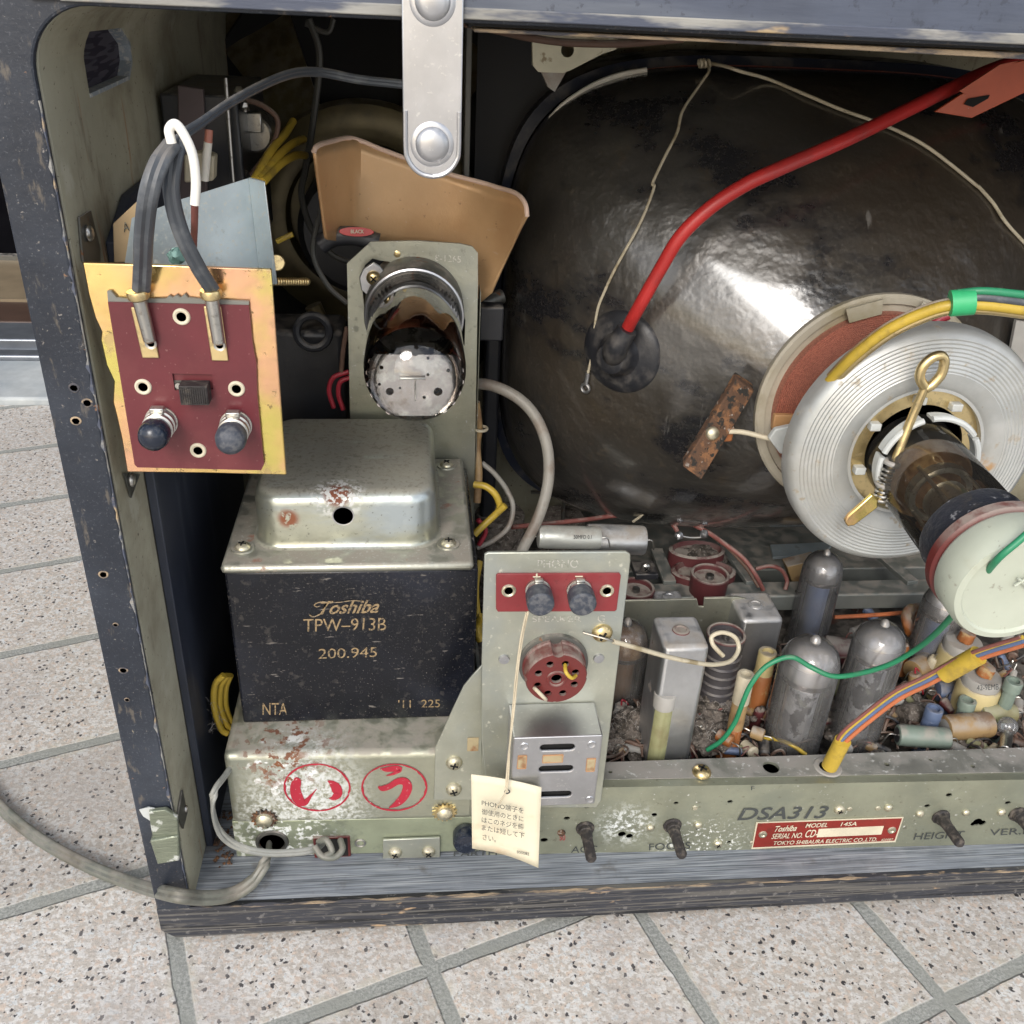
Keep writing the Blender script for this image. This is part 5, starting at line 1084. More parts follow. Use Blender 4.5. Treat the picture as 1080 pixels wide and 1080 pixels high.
# yoke: coil disc, focus ring, neck
yk = thing('deflection_coil', 'beige coil disc with copper red winding behind the big white ring', 'coil', (AX, .085, AZ - .052))
A3 = (0, -1, 0); O = V((AX, 0, AZ))
def at(y): return V((AX, y, AZ))
A4 = (V((.3150, -.045, .2135)) - V((AX, .085, AZ))).normalized()
def an_(y): return V((AX, .085, AZ)) + A4 * (.085 - y)
MB().lathe(at(.092), A3, [(.0515, 0), (.0520, .001), (.0520, .0035), (.0510, .0045), (.0480, .0045), (.0475, .0030), (.0225, .0030), (.0225, .0)], 72).build('coil_disc', M['coilform'], yk)
cw = [(.0445, .0)]
for i in range(26): r = .0442 - i * .00079; hh = .0026 * math.sin(math.pi * (i + 1) / 28); cw += [(r, .0028 + hh), (r - .0003, .0034 + hh), (r - .0006, .0032 + hh)]
MB().lathe(at(.0888), A3, cw + [(.0235, 0)], 72).build('copper_winding', M['copper'], yk)
cc = at(.083)
MB().box(cc + V((-.0455, -.0015, -.0085)), cc + V((-.0300, .0015, -.0015))).build('amber_tape', M['tape'], yk, bevel=.0004)
MB().lathe(at(.092), A3, [(.0235, 0), (.0235, .022), (.0205, .022), (.0205, 0)], 48).build('inner_sleeve', M['greyend'], yk)
for a0 in (60, 98): MB().prism([at(.0850) + V((math.cos(R(a0 + t)) * r, 0, math.sin(R(a0 + t)) * r)) for t, r in ((0, .045), (0, .0515), (18, .0515), (18, .045))], (0, -.0012, 0)).build('form_tab', M['coilform'], yk)
fr = thing('focus_magnet', 'large pale turned aluminium focus ring with grooves around the tube neck', 'focus magnet', (AX, .05, AZ - .052))
prof = [(.0520, .0), (.0530, .001), (.0530, .0065), (.0522, .0090), (.0505, .0105)]
for i in range(9): r = .0485 - i * .00155; prof += [(r + .0007, .0112 + i * .00018), (r, .01095 + i * .00018), (r - .0004, .0112 + i * .00018)]
prof += [(.0335, .0122), (.0300, .0115), (.0285, .0102), (.0272, .0102), (.0272, .0)]
MB().lathe(at(.0510), A3, prof, 96).build('ring_body', M['ringalu'], fr)
MB().lathe(at(.0510), A3, [(.0272, .0), (.0272, .0075), (.0205, .0080), (.0205, 0)], 64).build('brass_washer', M['brass'], fr)
MB().lathe(at(.0450), A3, [(.0240, .0), (.0240, .0012), (.0205, .0012), (.0205, 0)], 64).build('grey_washer', M['darksteel'], fr)
for a0 in (150, 200, 100, 60): MB().box(at(.0435) + V((math.cos(R(a0)) * .0235 - .0022, -.004, math.sin(R(a0)) * .0235 - .0016)), at(.0435) + V((math.cos(R(a0)) * .0235 + .0022, .0, math.sin(R(a0)) * .0235 + .0016))).build('white_finger', M['plasticwhite'], fr, bevel=.0004)
for a0, a1 in ((110, 165), (40, 100), (170, 235), (5, 35)):
    P = [at(.030) + V((math.cos(R(t)) * .0203, 0, math.sin(R(t)) * .0203)) for t in range(a0, a1 + 1, 5)]
    MB().tube(P, .00125, 8, n=2).build('white_collar', M['plasticwhite'], fr)
    Pp = MB()
    for t in range(a0, a1, 5):
        c1, s1, c2, s2 = math.cos(R(t)), math.sin(R(t)), math.cos(R(t + 5)), math.sin(R(t + 5))
        Pp.prism([at(.030) + V((c1 * .0195, 0, s1 * .0195)), at(.030) + V((c1 * .0208, 0, s1 * .0208)), at(.030) + V((c2 * .0208, 0, s2 * .0208)), at(.030) + V((c2 * .0195, 0, s2 * .0195))], (0, .005, 0))
    Pp.build('collar_skirt', M['plasticwhite'], fr)
nk = pt_
MB().lathe(an_(.085), A4, [(.0186, 0), (.0186, .1000), (.0175, .1030)], 56).build('neck_glass', M['neckglass'], nk)
gun = MB()
for h, r, l in ((.050, .0100, .012), (.066, .0125, .004), (.073, .0085, .010), (.086, .0110, .003)): gun.lathe(an_(.085), A4, [(r, h), (r, h + l), (r * .8, h + l), (r * .8, h), (r, h)], 28)
for a0 in (45, 135, 225, 315): gun.cyl(an_(.04) + V((math.cos(R(a0)) * .012, 0, math.sin(R(a0)) * .012)), an_(-.010) + V((math.cos(R(a0)) * .012, 0, math.sin(R(a0)) * .012)), .0008, seg=8)
gun.build('electron_gun', M['steel'], nk)
MB().lathe(an_(.085), A4, [(.0165, .055), (.0165, .0615), (.0155, .063)], 40).build('brown_getter', M['amber'], nk)
bs_ = thing('tube_base_socket', 'mint white cap with red-brown ring and black band at the end of the tube neck', 'socket', at(-.02) - V((0, 0, .022)))
MB().lathe(an_(-.011), A4, [(.0194, -.001), (.0196, .0), (.0196, .0115), (.0190, .0120)], 56).build('black_band', M['clothband'], bs_)
MB().lathe(an_(-.0235), A4, [(.0228, 0), (.0233, .0005), (.0233, .0040), (.0224, .0050), (.0200, .0055), (.0200, 0)], 64).build('brown_ring', M['bakesock'], bs_)
MB().lathe(an_(-.0285), A4, [(.0200, -.001), (.0217, .0), (.0230, .002), (.0230, .0120), (.0218, .0148), (.0196, .0152), (.0188, .0142), (.0, .0140)], 64).build('white_cap', M['socketcap'], bs_)
for (c0, c1) in (((1070, 618), (1092, 604)), ((1074, 610), (1086, 622))):
    MB().tube([U(c0, Y=-.0440), U(c1, Y=-.0440)], .0005, 6, n=3).build('moulded_mark', M['socketcap'], bs_)
# adjusting rod
rd = thing('adjusting_rod', 'brass adjusting rod with eye loop and spring in front of the white focus ring', 'rod', U((944, 486), Y=.03))
def Q(p, y=.030): return U(p, Y=y)
ey = [(975, 408), (970, 398), (973, 387), (982, 378), (992, 375), (996, 381), (993, 394), (984, 405), (976, 410)]
MB().tube([Q(p) for p in ey], .0019, 12).build('eye_loop', M['brass'], rd)
MB().tube([Q((976, 407)), Q((960, 445)), Q((944, 486), .028), (Q((927, 528), .027))], .0017, 12).build('rod', M['brass'], rd)
sg = MB(); a, b_ = Q((940, 492), .028), Q((928, 530), .027); d = (b_ - a); u1, w1, _ = basis(d)
sg.tube([a + d * (k / 96) + (u1 * math.cos(k * .55) + w1 * math.sin(k * .55)) * .0031 for k in range(97)], .0006, 6, raw=True)
sg.build('spring', M['steel'], rd)
for pz in ((943, 488), (934, 511)): MB().torus(Q(pz, .028), d, .0032, .0011, 20).build('nut', M['greyend'], rd)
MB().prism([Q(p, .026) for p in ((918, 519), (924, 524), (924, 533), (899, 552), (892, 553), (889, 547), (893, 541))], (0, -.0020, 0)).build('gold_tab', M['gold'], rd, bevel=.0006)
cp = MB().box(Q((905, 486), .036), Q((925, 470), .040)).build('white_block', M['plasticwhite'], rd, bevel=.0005) if 0 else None
# rusty bar magnet with lead and clip
rm_ = thing('rusty_bar', 'rusty iron bar held by a screw, slanting left of the coils', 'bar', U((758, 455), Y=.085))
MB().prism([U(p, Y=y) for p, y in (((777, 399), .09), ((796, 413), .09), ((739, 507), .072), ((720, 492), .072))], (.001, .006, .001)).build('bar', M['rust'], rm_, bevel=.0006, jit=.0002)
scr(U((751, 457), Y=.0795), (0, -1, .2), .0032, M['screw'], rm_, slot=False)
MB().box(U((757, 466), Y=.084), U((774, 448), Y=.086)).build('brown_pad', M['orangecap'], rm_, bevel=.001, jit=.0004)
MB().tube([U((768, 455), Y=.083), U((785, 456), Y=.082), U((813, 463), Y=.078)], .0012, 10).build('stem', M['cream'], rm_)
MB().prism([U(p, Y=.074) for p in ((811, 463), (818, 453), (845, 447), (845, 472), (838, 477), (823, 479))], (0, .003, 0)).build('clip', M['plasticwhite'], rm_, bevel=.0006)

# cable bundles at the neck
by = [((864, 416), .05), ((872, 405), .046), ((899, 377), .036), ((935, 349), .028), ((974, 330), .022), ((1004, 322), .018), ((1040, 322), .015), ((1090, 328), .012)]
cbn = thing('gold_cable_bundle', 'yellow-gold cable bundle arching over the white ring with bright green tape', 'cable bundle', U((950, 340), Y=.02))
MB().tube([U(p, Y=y) for p, y in by], .0020, 12).build('upper_cable', M['yellow'], cbn)
MB().tube([U((p[0] + 2, p[1] + 5), Y=y + .001) for p, y in by], .0017, 12).build('lower_cable', M['brass'], cbn)
MB().tube([U((p[0] - 1, p[1] - 4), Y=y + .002) for p, y in by[1:]], .0014, 12).build('tan_cable', M['tan'], cbn)
MB().tube([U((p[0], p[1] - 8), Y=y) for p, y in by[5:]], .0016, 12).build('black_cable', M['lead'], cbn)
MB().tube([U((p[0], p[1] - 13), Y=y) for p, y in (((1010, 322), .018), ((1040, 320), .015), ((1090, 325), .012))], .0014, 12).build('green_cable', M['green'], cbn)
a, b_ = U((1002, 320), Y=.018), U((1027, 318), Y=.016)
MB().tube([a, a.lerp(b_, .5), b_], .0046, 20).build('green_tape', M['greentape'], cbn)
tag(MB().tube([U(p, Y=.07) for p in ((977, 362), (980, 350), (988, 339), (1000, 333))], .0018, 10).build('red_wire', M['red']), 'short red wire under the gold cable bundle behind the white ring', 'wire')
tag(MB().prism([U(p, Y=.12) for p in ((1072, 338), (1085, 340), (1085, 400), (1062, 390))], (0, .002, 0)).build('right_strut', M['greyend']), 'grey strut cut by the right edge beside the white ring', 'strut')
# green lead, orange/blue/red lead with yellow sleeves
gp_ = [((746, 791), .05), ((762, 780), .048), ((775, 762), .046), ((783, 742), .044), ((792, 722), .044), ((809, 702), .045), ((834, 693), .045), ((856, 704), .042), ((878, 713), .036), ((903, 711), .030), ((935, 702), .022), ((963, 687), .012), ((986, 669), -.004), ((1010, 643), -.022), ((1031, 616), -.034), ((1052, 590), -.047), ((1075, 570), -.048), ((1100, 548), -.046)]
tag(MB().tube([U(p, Y=y) for p, y in gp_], .0012, 12).build('green_lead', M['green']), 'long green wire from the mint white socket cap down into the components', 'wire')
cy_ = thing('sleeved_lead', 'orange, blue and yellow wires with two yellow sleeves running into the chassis hole', 'cable bundle', U((880, 806), Z=CZ))
cp_ = [((873, 812), .026), ((882, 794), .024), ((890, 779), .022), ((914, 758), .019), ((946, 734), .014), ((978, 718), .008), ((1012, 700), .001), ((1038, 689), -.006), ((1080, 676), -.016)]
for dx, dy, m_, nm_, r_ in ((2, 3, 'orange', 'orange_wire', .0012), (-1, 0, 'bluew', 'blue_wire', .0010), (-4, -4, 'pink', 'pink_wire', .0008), (-1, -4, 'yellow', 'yellow_wire', .0009)):
    MB().tube([U((p[0] + dx * (1 if i > 1 else .3), p[1] + dy * (1 if i > 1 else .3)), Y=y) for i, (p, y) in enumerate(cp_)], r_, 10).build(nm_, M[m_], cy_)
def slv(p0, y0, p1, y1, r):
    a, b_ = U(p0, Y=y0), U(p1, Y=y1); d = (b_ - a).normalized(); return MB().lathe(a, d, [(r * .8, 0), (r, 0), (r, (b_ - a).length), (r * .8, (b_ - a).length)], 24).build('yellow_sleeve', M['yellow'], cy_)
slv((875, 808), .026, (889, 781), .022, .0038); slv((996, 711), .0045, (1032, 691), -.004, .0040)
MB().lathe(U((873, 809), Z=CZ + .0007), (0, 0, 1), [(.0068, 0), (.0062, .0006), (.0045, .0008), (.004, 0)], 28).build('rubber_grommet', M['greyend'], cy_)
tag(MB().tube([U(p, Y=y) for p, y in (((800, 779), .06), ((815, 779), .056), ((834, 785), .050), ((850, 796), .046))], .0011, 10).build('yellow_lead', M['yellow']), 'short yellow wire at the chassis edge below the front glass tube', 'wire')
# ---------------------------------------------------------------- valves and components on the chassis
FZ = .040
def base_of(top, by): return (top[0] + (452 - top[0]) * (by - top[1]) / (2290 - top[1]), by)
def stand(top, by, rpx, z0=FZ):
    b = U(base_of(top, by), Z=z0); t = U(top, Y=b.y); h = t.z - b.z
    return V((b.x, b.y, b.z)), h, pxm(rpx, (b.x, b.y, b.z + h * .6))
def valve(label, top, by, rpx, style='dust', tip=True):
    o, h, r = stand(top, by, rpx); t = thing('vacuum_tube', label, 'vacuum tube', o, 'glass vacuum tubes on the chassis')
    o = o - V((0, 0, .012)); h += .012
    g = M['glassdust'] if style != 'clear' else M['glass']
    MB().lathe(o, (0, 0, 1), [(r * .9, .002), (r, .006), (r, h - r * 1.15), (r * .97, h - r * .8), (r * .85, h - r * .42), (r * .6, h - r * .14), (r * .28, h - r * .02), (r * .16, h), (0, h)], 40).build('glass_envelope', g, t)
    MB().lathe(o, (0, 0, 1), [(r * .94, h - r * 1.25), (r * .94, h - r * 1.10), (r * .90, h - r * .8), (r * .78, h - r * .45), (r * .5, h - r * .2), (0, h - r * .14)], 36, caps=False).build('getter_dome', M['silverget'] if style != 'amber' else M['amber'], t)
    pm = {'blue': 'bluelabel', 'amber': 'amber'}.get(style, 'plate'); zt = h - r * 1.55
    MB().lathe(o, (0, 0, 1), [(r * .66, h * .16), (r * .70, zt - .001), (r * .5, zt), (0, zt)], 12, sy=.72).build('electrode_plates', M[pm], t)
    for s_ in (-1, 1): MB().cyl(o + V((s_ * r * .72, 0, h * .12)), o + V((s_ * r * .72, 0, zt + .003)), r * .06, seg=8).build('support_rod', M['steel'], t)
    for zz in (zt + .0006, h * .16): MB().lathe(o, (0, 0, 1), [(0, zz), (r * .88, zz), (r * .88, zz + .0004), (0, zz + .0004)], 24).build('mica_disc', M['mica'], t)
    MB().torus(o + V((0, 0, zt + .0035)), (0, 0, 1), r * .36, .0006, 20, 6).build('getter_ring', M['steel'], t)
    MB().lathe(o, (0, 0, 1), [(r * 1.08, -.002), (r * 1.08, .006), (r * .95, .007), (0, .007)], 32).build('tube_base', M['blackplastic'] if style != 'amber' else M['amber'], t)
    if tip: MB().lathe(o, (0, 0, 1), [(r * .2, h - .0008), (r * .16, h + .0016), (r * .08, h + .0030), (0, h + .0034)], 14).build('glass_tip', M['silverget'], t)
    return t
valve('large dusty glass tube nearest the chassis edge, with the green wire across its top', (860, 676), 790, 31)
valve('dusty glass tube behind the green wire, in line with the sleeved orange wires', (933, 659), 785, 27)
valve('glass tube with bluish inside standing under the white focus ring', (872, 584), 672, 21, 'blue')
valve('bluish glass tube partly hidden behind the mint white socket cap', (1001, 620), 705, 22, 'blue')
valve('brown amber coated tube half hidden behind the phono panel', (662, 657), 745, 25, 'amber')
ltr = bpy.data.objects['vacuum_tube']
def can(label, top, by, wpx, dpx, m='aludull', rivet='maroon', grp='square aluminium coil cans'):
    o, h, w = stand(top, by, wpx / 2); d = w * dpx / wpx * 1.15
    t = thing('coil_can', label, 'coil can', o, grp)
    MB().box(o + V((-w, -d, -.01)), o + V((w, d, h))).build('can_body', M[m], t, bevel=.0026, seg=3)
    MB().lathe(o + V((0, 0, h)), (0, 0, 1), [(.0042, 0), (.0040, .0006), (.0028, .0009), (.0024, .0004), (0, .0004)], 24).build('top_grommet', M[rivet], t)
    return t
can('square aluminium can with a red grommet on top, standing under the curled white wire', (718, 665), 800, 47, 47)
can('square aluminium can behind the curled white wire, right of the dividing plate', (797, 638), 720, 44, 44, rivet='aludull')
can('small dusty aluminium can just behind the phono panel corner', (706, 630), 690, 30, 26, rivet='aludull')
def form(label, top, by, rpx, ribs=True, name='coil_form', m='winding'):
    o, h, r = stand(top, by, rpx); t = thing(name, label, 'coil', o, 'round coil forms')
    prof = [(r * .9, -.01)]
    n = 9
    for i in range(n):
        z = (h - r * .9) * (i + .5) / n
        prof += [(r * .92, z - .001), (r * 1.0, z), (r * .92, z + .001)] if ribs else [(r * .95, z)]
    prof += [(r * .96, h - r * .8), (r, h - .001), (r, h), (r * .86, h), (r * .84, h - .0025), (0, h - .0025)]
    MB().lathe(o, (0, 0, 1), prof, 36).build('wound_body', M[m], t)
    MB().torus(o + V((0, 0, h)), (0, 0, 1), r * .93, r * .09, 36).build('rim', M['maroon'], t)
    MB().lathe(o + V((0, 0, h - .0022)), (0, 0, 1), [(r * .25, 0), (r * .2, .0022), (0, .0024)], 16).build('core_screw', M['steel'], t)
    return t
form('dark ribbed coil form with maroon rim under the curl of the white wire', (766, 669), 760, 20)
form('round maroon coil top in front of the large dusty oval coil', (749, 606), 660, 20, False, m='maroon')
form('round maroon coil top right beside the phono panel edge', (671, 620), 680, 19, False, m='maroon')
def post(label, top, by, rpx, mats, cat, name, hollow=True, group=None, dz=-.006, txt=None):
    o, h, r = stand(top, by, rpx); t = thing(name, label, cat, o, group)
    z0 = dz; n = len(mats)
    for i, (m_, f0, f1, rr, pn) in enumerate(mats):
        a, b_ = z0 + (h - z0) * f0, z0 + (h - z0) * f1; q = r * rr
        pr = [(q, a), (q, b_ - q * .1), (q * .93, b_)]
        if i == n - 1 and hollow: pr += [(q * .62, b_), (q * .55, b_ - .002), (0, b_ - .002)]
        else: pr += [(0, b_)]
        MB().lathe(o, (0, 0, 1), pr, 24).build(pn, M[m_], t, jit=.00005)
    return t
post('upright yellow-green wax tube in front of the square can with red grommet', (702, 730), 815, 10.5, [('wax', 0, .86, 1, 'wax_tube'), ('greyend', .86, 1, 1.12, 'cap')], 'coil', 'wax_coil', hollow=False)
post('cream topped orange resistor tube with red inside, left of the green wire', (787, 711), 800, 9, [('orangecap', 0, .45, .9, 'lower_band'), ('tan', .45, .72, .92, 'middle_band'), ('cream', .72, 1, 1.0, 'top_cap')], 'resistor', 'upright_resistor', group='upright resistors')
post('orange-brown resistor tube with tan top behind the green wire bend', (810, 687), 760, 10, [('orangecap', 0, .74, 1, 'body'), ('ceramic', .74, 1, .95, 'top_cap')], 'resistor', 'upright_resistor', group='upright resistors')
for top, by, lb in (((1037, 712), 762, 'cream ceramic capacitor with grey top and orange stub nearest the sleeved lead'), ((1017, 676), 725, 'cream ceramic capacitor with grey top just below the mint white cap')):
    t = post(lb, top, by, 22, [('ceramic', 0, .86, 1, 'ceramic_body'), ('greyend', .86, 1, .88, 'grey_top')], 'capacitor', 'ceramic_capacitor', hollow=False, group='cream ceramic capacitors')
    o = ROOT[t.name]; hh = U(top, Y=o.y).z - o.z
    MB().cyl(o + V((0, 0, hh)), o + V((.001, 0, hh + .006)), .0042, seg=16).build('orange_stub', M['orangecap'], t, jit=.0002)
    if top[0] == 1037: letter('42-9EMB', (1030, 728), (1053, 727), (1030, 722), M['greyink'], t, Y=o.y - pxm(22, o) - .0003)
post('grey-green hollow sleeve standing near the right edge', (1070, 718), 775, 9, [('greentube', 0, .86, .75, 'sleeve'), ('greentube', .86, 1, 1, 'collar')], 'sleeve', 'hollow_sleeve', group='hollow sleeves')
post('grey-green hollow sleeve just left of the cream ceramic capacitor foot', (1021, 738), 775, 9, [('greentube', 0, .84, .8, 'sleeve'), ('greentube', .84, 1, 1, 'collar')], 'sleeve', 'hollow_sleeve', group='hollow sleeves')
post('slate blue hollow sleeve above the grey lying capacitor', (986, 747), 785, 9, [('bluelabel', 0, .8, .95, 'sleeve'), ('bluelabel', .8, 1, 1, 'collar')], 'sleeve', 'hollow_sleeve', group='hollow sleeves')
post('grey dusty round cap just behind the silver lying capacitors', (594, 543), 590, 23, [('lint', 0, 1, 1, 'can')], 'capacitor', 'round_capacitor', hollow=False)
post('dusty grey cylinder behind the wire harness left of the phono panel', (527, 540), 620, 26, [('lint', 0, 1, 1, 'can')], 'capacitor', 'round_capacitor', hollow=False)
def lying(label, a, b_, rpx, m, y=None, z=None, name='lying_capacitor', cat='capacitor', ends=None, y2=None, group=None, leads=True):
    A_ = U(a, Y=y) if y is not None else U(a, Z=z); B_ = U(b_, Y=y2 if y2 is not None else y) if y is not None else U(b_, Z=z)
    r = pxm(rpx, A_); d = (B_ - A_).normalized(); L_ = (B_ - A_).length
    t = thing(name, label, cat, (A_ + B_) / 2 - V((0, 0, r)), group)
    MB().lathe(A_, d, [(r * .7, 0), (r * .93, .0004), (r, .0016), (r * .96, .0026), (r, .0036), (r, L_ - .002), (r * .93, L_ - .0004), (r * .7, L_)], 28).build('body', M[m], t)
    if ends: MB().lathe(A_, d, [(0, -.0002), (r * .7, 0)], 20).lathe(B_, d, [(r * .7, 0), (0, .0004)], 20).build('end_seal', M[ends], t)
    if leads:
        MB().tube([A_ - d * .0005, A_ - d * .004, A_ - d * .006 - V((0, 0, .006))], .0004, 6).build('wire_lead', M['steel'], t); MB().tube([B_, B_ + d * .004, B_ + d * .006 - V((0, 0, .006))], .0004, 6).build('wire_lead', M['steel'], t)
    return t
t = lying('silver capacitor lying behind the top of the phono panel, nearer one', (567, 566), (633, 567.5), 12.5, 'silvercap', y=.135, ends='greyend')
letter('50MFD 0.1', (605, 568), (624, 568), (605, 564), M['greyink'], t, Y=.1285)
lying('larger pale capacitor lying just right of the silver one behind the phono panel', (618, 568), (680, 570), 16, 'aludull', y=.155, ends='tan')
lying('grey-green capacitor lying at the chassis edge right of the yellow sleeve', (946, 775), (1001, 779), 11.5, 'greentube', z=.056, ends='blackplastic')
lying('brown wax capacitor lying right of the grey-green one', (996, 768), (1044, 764), 14, 'tan', z=.054, ends='greyend')
lying('amber-yellow capacitor lying above the brown wax one near the right edge', (1033, 752), (1070, 752), 10.5, 'wax', z=.056, ends='greyend')
lying('violet-brown capacitor lying between the two front glass tubes', (868, 683), (908, 690), 14, 'maroon', z=.050, ends='greyend')
lying('dusty yellow-tan capacitor end between the two front glass tubes, lower one', (873, 722), (900, 726), 13, 'wax', z=.048, ends='greyend')
lying('brown resistor lying left of the cream ceramic capacitors', (962, 708), (985, 695), 12, 'tan', z=.050, name='lying_resistor', cat='resistor')
lying('dark purple ribbed part left of the upper cream ceramic capacitor', (988, 729), (1012, 731), 11, 'bluelabel', z=.050, name='lying_resistor', cat='resistor')
lying('grey lump capacitor above the grey-green lying one', (950, 757), (972, 752), 13, 'lint', z=.050)
lying('tan resistor behind the green wire near the chassis edge', (757, 774), (772, 783), 7, 'orangecap', z=.058, name='lying_resistor', cat='resistor')
lying('tan curved resistor beside the cream topped orange tube', (792, 771), (806, 776), 7, 'tan', z=.058, name='lying_resistor', cat='resistor')
lying('small brown resistor below the orange-brown upright tube', (808, 752), (822, 762), 7.5, 'tan', z=.052, name='lying_resistor', cat='resistor')
bu = thing('small_bulb', 'small clear glass bulb lying near the right edge of the chassis', 'bulb', U((1063, 768), Z=.055))
MB().ball(U((1063, 766), Z=.058), .0050, seg=20).build('glass', M['glassdust'], bu); MB().cyl(U((1062, 775), Z=.055), U((1060, 792), Z=.055), .0030, seg=14).build('metal_cap', M['steel'], bu)
tag(MB().torus(U((969, 657), Z=.062), (.3, -.6, .7), .0085, .0038, 28, 10).build('orange_loop', M['orangecap'], jit=.0002), 'dim orange ring shaped coil behind the green wire', 'coil')
tag(MB().tube([U(p, Y=.16) for p in ((880, 651), (930, 648), (985, 643), (1005, 642))], .0013, 8).build('orange_wire', M['orange']), 'thin orange wire running under the grey rear rail', 'wire')
# screw post tab, divider, rails
bt = thing('black_terminal_block', 'small black block with a screw behind the phono panel corner', 'terminal block', U((679, 612), Y=.16))
MB().box(U((670, 612), Y=.16), U((689, 591), Y=.175)).build('block', M['blackplastic'], bt, bevel=.0006); scr(U((681, 598), Y=.1595), (0, -1, 0), .0032, M['steel'], bt)
DY = .122
dv = tag(MB().prism([U(p, Y=DY) for p in ((640, 634), (735, 632), (737, 640), (742, 640), (743, 631), (778, 630), (800, 634), (800, 700), (640, 720))], (0, .0015, 0)).build('divider_plate', M['zinc'], bevel=.0003), 'greenish upright divider plate behind the square aluminium cans', 'divider')
RY = .165
rl = thing('rear_rail', 'grey painted rail crossing behind the tubes under the picture tube', 'rail', U((900, 643), Y=RY))
z0, z1 = U((900, 643), Y=RY).z, U((900, 627), Y=RY).z
MB().box((.215, RY, z0), (.46, RY + .016, z1)).build('rail', M['rail2'], rl, bevel=.0012)
for p, q in (((793, 617), (765, 578)), ((706, 617), (692, 582)), ((962, 617), (925, 585))):
    a, b_ = U(p, Z=z1), U(q, Z=z1); d = (b_ - a); s = V((d.y, -d.x, 0)).normalized() * .004
    MB().prism([a - s, a + s, b_ + s, b_ - s], (0, 0, .003)).build('cross_strut', M['rail2'], rl, bevel=.0004)
MB().lathe(U((842, 624), Z=z1 + .0003), (0, 0, 1), [(0, 0), (.002, 0)], 14).build('hole', M['hole'], rl)
oc_ = thing('oval_coil', 'dusty maroon oval coil lying behind the small cans', 'coil', U((738, 600), Z=.07))
for (px, py), rr, zz in (((735, 580), 25, .074), ((742, 602), 29, .070)):
    c = U((px, py), Z=zz); r = pxm(rr, c)
    MB().lathe(c - V((0, 0, .012)), (0, 0, 1), [(r, 0), (r, .012), (r * .88, .013), (r * .80, .010), (0, .009)], 40, sx=1.2, sy=.75, up=(1, 0, 0)).build('coil_shell', M['maroon'], oc_)
MB().ball(U((738, 588), Z=.066), .014, sx=1.3, sz=.5, seg=20).build('dust_filling', M['lint'], oc_, jit=.0006)
rs_ = thing('rear_subchassis', 'grey-blue metal shelf under the picture tube at the back', 'chassis', (.35, .25, .03))
MB().box((.20, .215, .030), (.60, .30, .052)).build('shelf', M['rail2'], rs_, bevel=.001)
MB().prism([U(p, Z=.060) for p in ((812, 577), (880, 574), (868, 585), (815, 590))], (0, 0, .002)).build('blue_plate', M['galv'], rs_)
MB().prism([U(p, Y=.19) for p in ((830, 598), (862, 590), (862, 620), (838, 622))], (0, .01, 0)).build('beige_block', M['tan'], rs_, bevel=.0006)
MB().box(U((592, 556), Y=.24), U((596, 520), Y=.245)).box(U((560, 521), Y=.24), U((596, 517), Y=.243)).build('angle_rod', M['darksteel'], rs_)
for i, (pp, r_, m_, lb) in enumerate((
    (((540, 556, .15), (580, 552, .16), (619, 548, .17), (647, 544, .18), (680, 541, .18), (716, 547, .18), (744, 560, .17), (762, 572, .17), (783, 588, .165), (796, 605, .16), (805, 622, .16)), .0014, 'pink', 'long faded red-brown wire sweeping over the oval coil'),
    (((700, 546, .18), (712, 556, .175), (716, 568, .17)), .0014, 'pink', 'short faded wire dropping to the oval coil terminal'),
    (((752, 566, .175), (770, 580, .17), (788, 600, .165), (800, 619, .16)), .0011, 'brown', 'thin brown wire running beside the long faded red one'),
    (((797, 600, .17), (812, 597, .17), (824, 601, .17), (830, 612, .168), (828, 622, .165)), .0013, 'pink', 'faded red wire loop left of the beige block'),
    (((735, 551, .21), (780, 549, .21), (830, 547, .21)), .0007, 'cream', 'thin pale straight wire under the bottom of the picture tube'),
    (((668, 550, .17), (676, 544, .165), (683, 536, .16)), .0008, 'cream', 'bare wire end poking up behind the pale capacitor'),
    (((716, 565, .17), (730, 567, .17), (744, 566, .17)), .0010, 'steel', 'short bare link wire on the oval coil'),
    (((500, 511, .13), (512, 513, .128), (522, 521, .126), (527, 533, .125), (525, 541, .125)), .0018, 'yellow', 'thick yellow wire arch right of the tube bracket'),
    (((533, 533, .122), (520, 545, .122), (508, 556, .12), (500, 564, .118)), .0018, 'yellow', 'straight yellow wire end pointing up beside the yellow arch'),
    (((502, 424, .15), (505, 450, .15), (503, 470, .15), (505, 500, .145), (503, 530, .14)), .0020, 'tan', 'tan wire bundle running down the bracket edge'),
    (((508, 488, .15), (522, 500, .148), (535, 518, .145), (541, 535, .14), (536, 556, .135), (520, 570, .13), (503, 578, .128)), .0014, 'greyplastic', 'grey wire loop right of the yellow wires'),
    (((504, 548, .13), (512, 560, .13), (505, 575, .128)), .0013, 'red', 'dark red wire under the straight yellow wire'),
    (((505, 592, .10), (501, 620, .09), (503, 650, .085), (507, 672, .08)), .0020, 'yellow', 'yellow wire running down behind the phono panel edge'),
    (((509, 650, .07), (503, 658, .07), (503, 668, .068), (508, 676, .066)), .0022, 'yellow', 'yellow loop bulging between transformer and phono panel'))):
    tag(MB().tube([U(p[:2], Y=p[2]) for p in pp], r_, 10).build('wire', M[m_]), lb, 'wire')
for i in range(3):
    k = MB().torus(U((505 + i, 452), Y=.148), (0, 0, 1), .0032, .0008, 14)
tag(k.build('cable_tie', M['cream']), 'pale lacing tie on the tan wire bundle', 'tie')
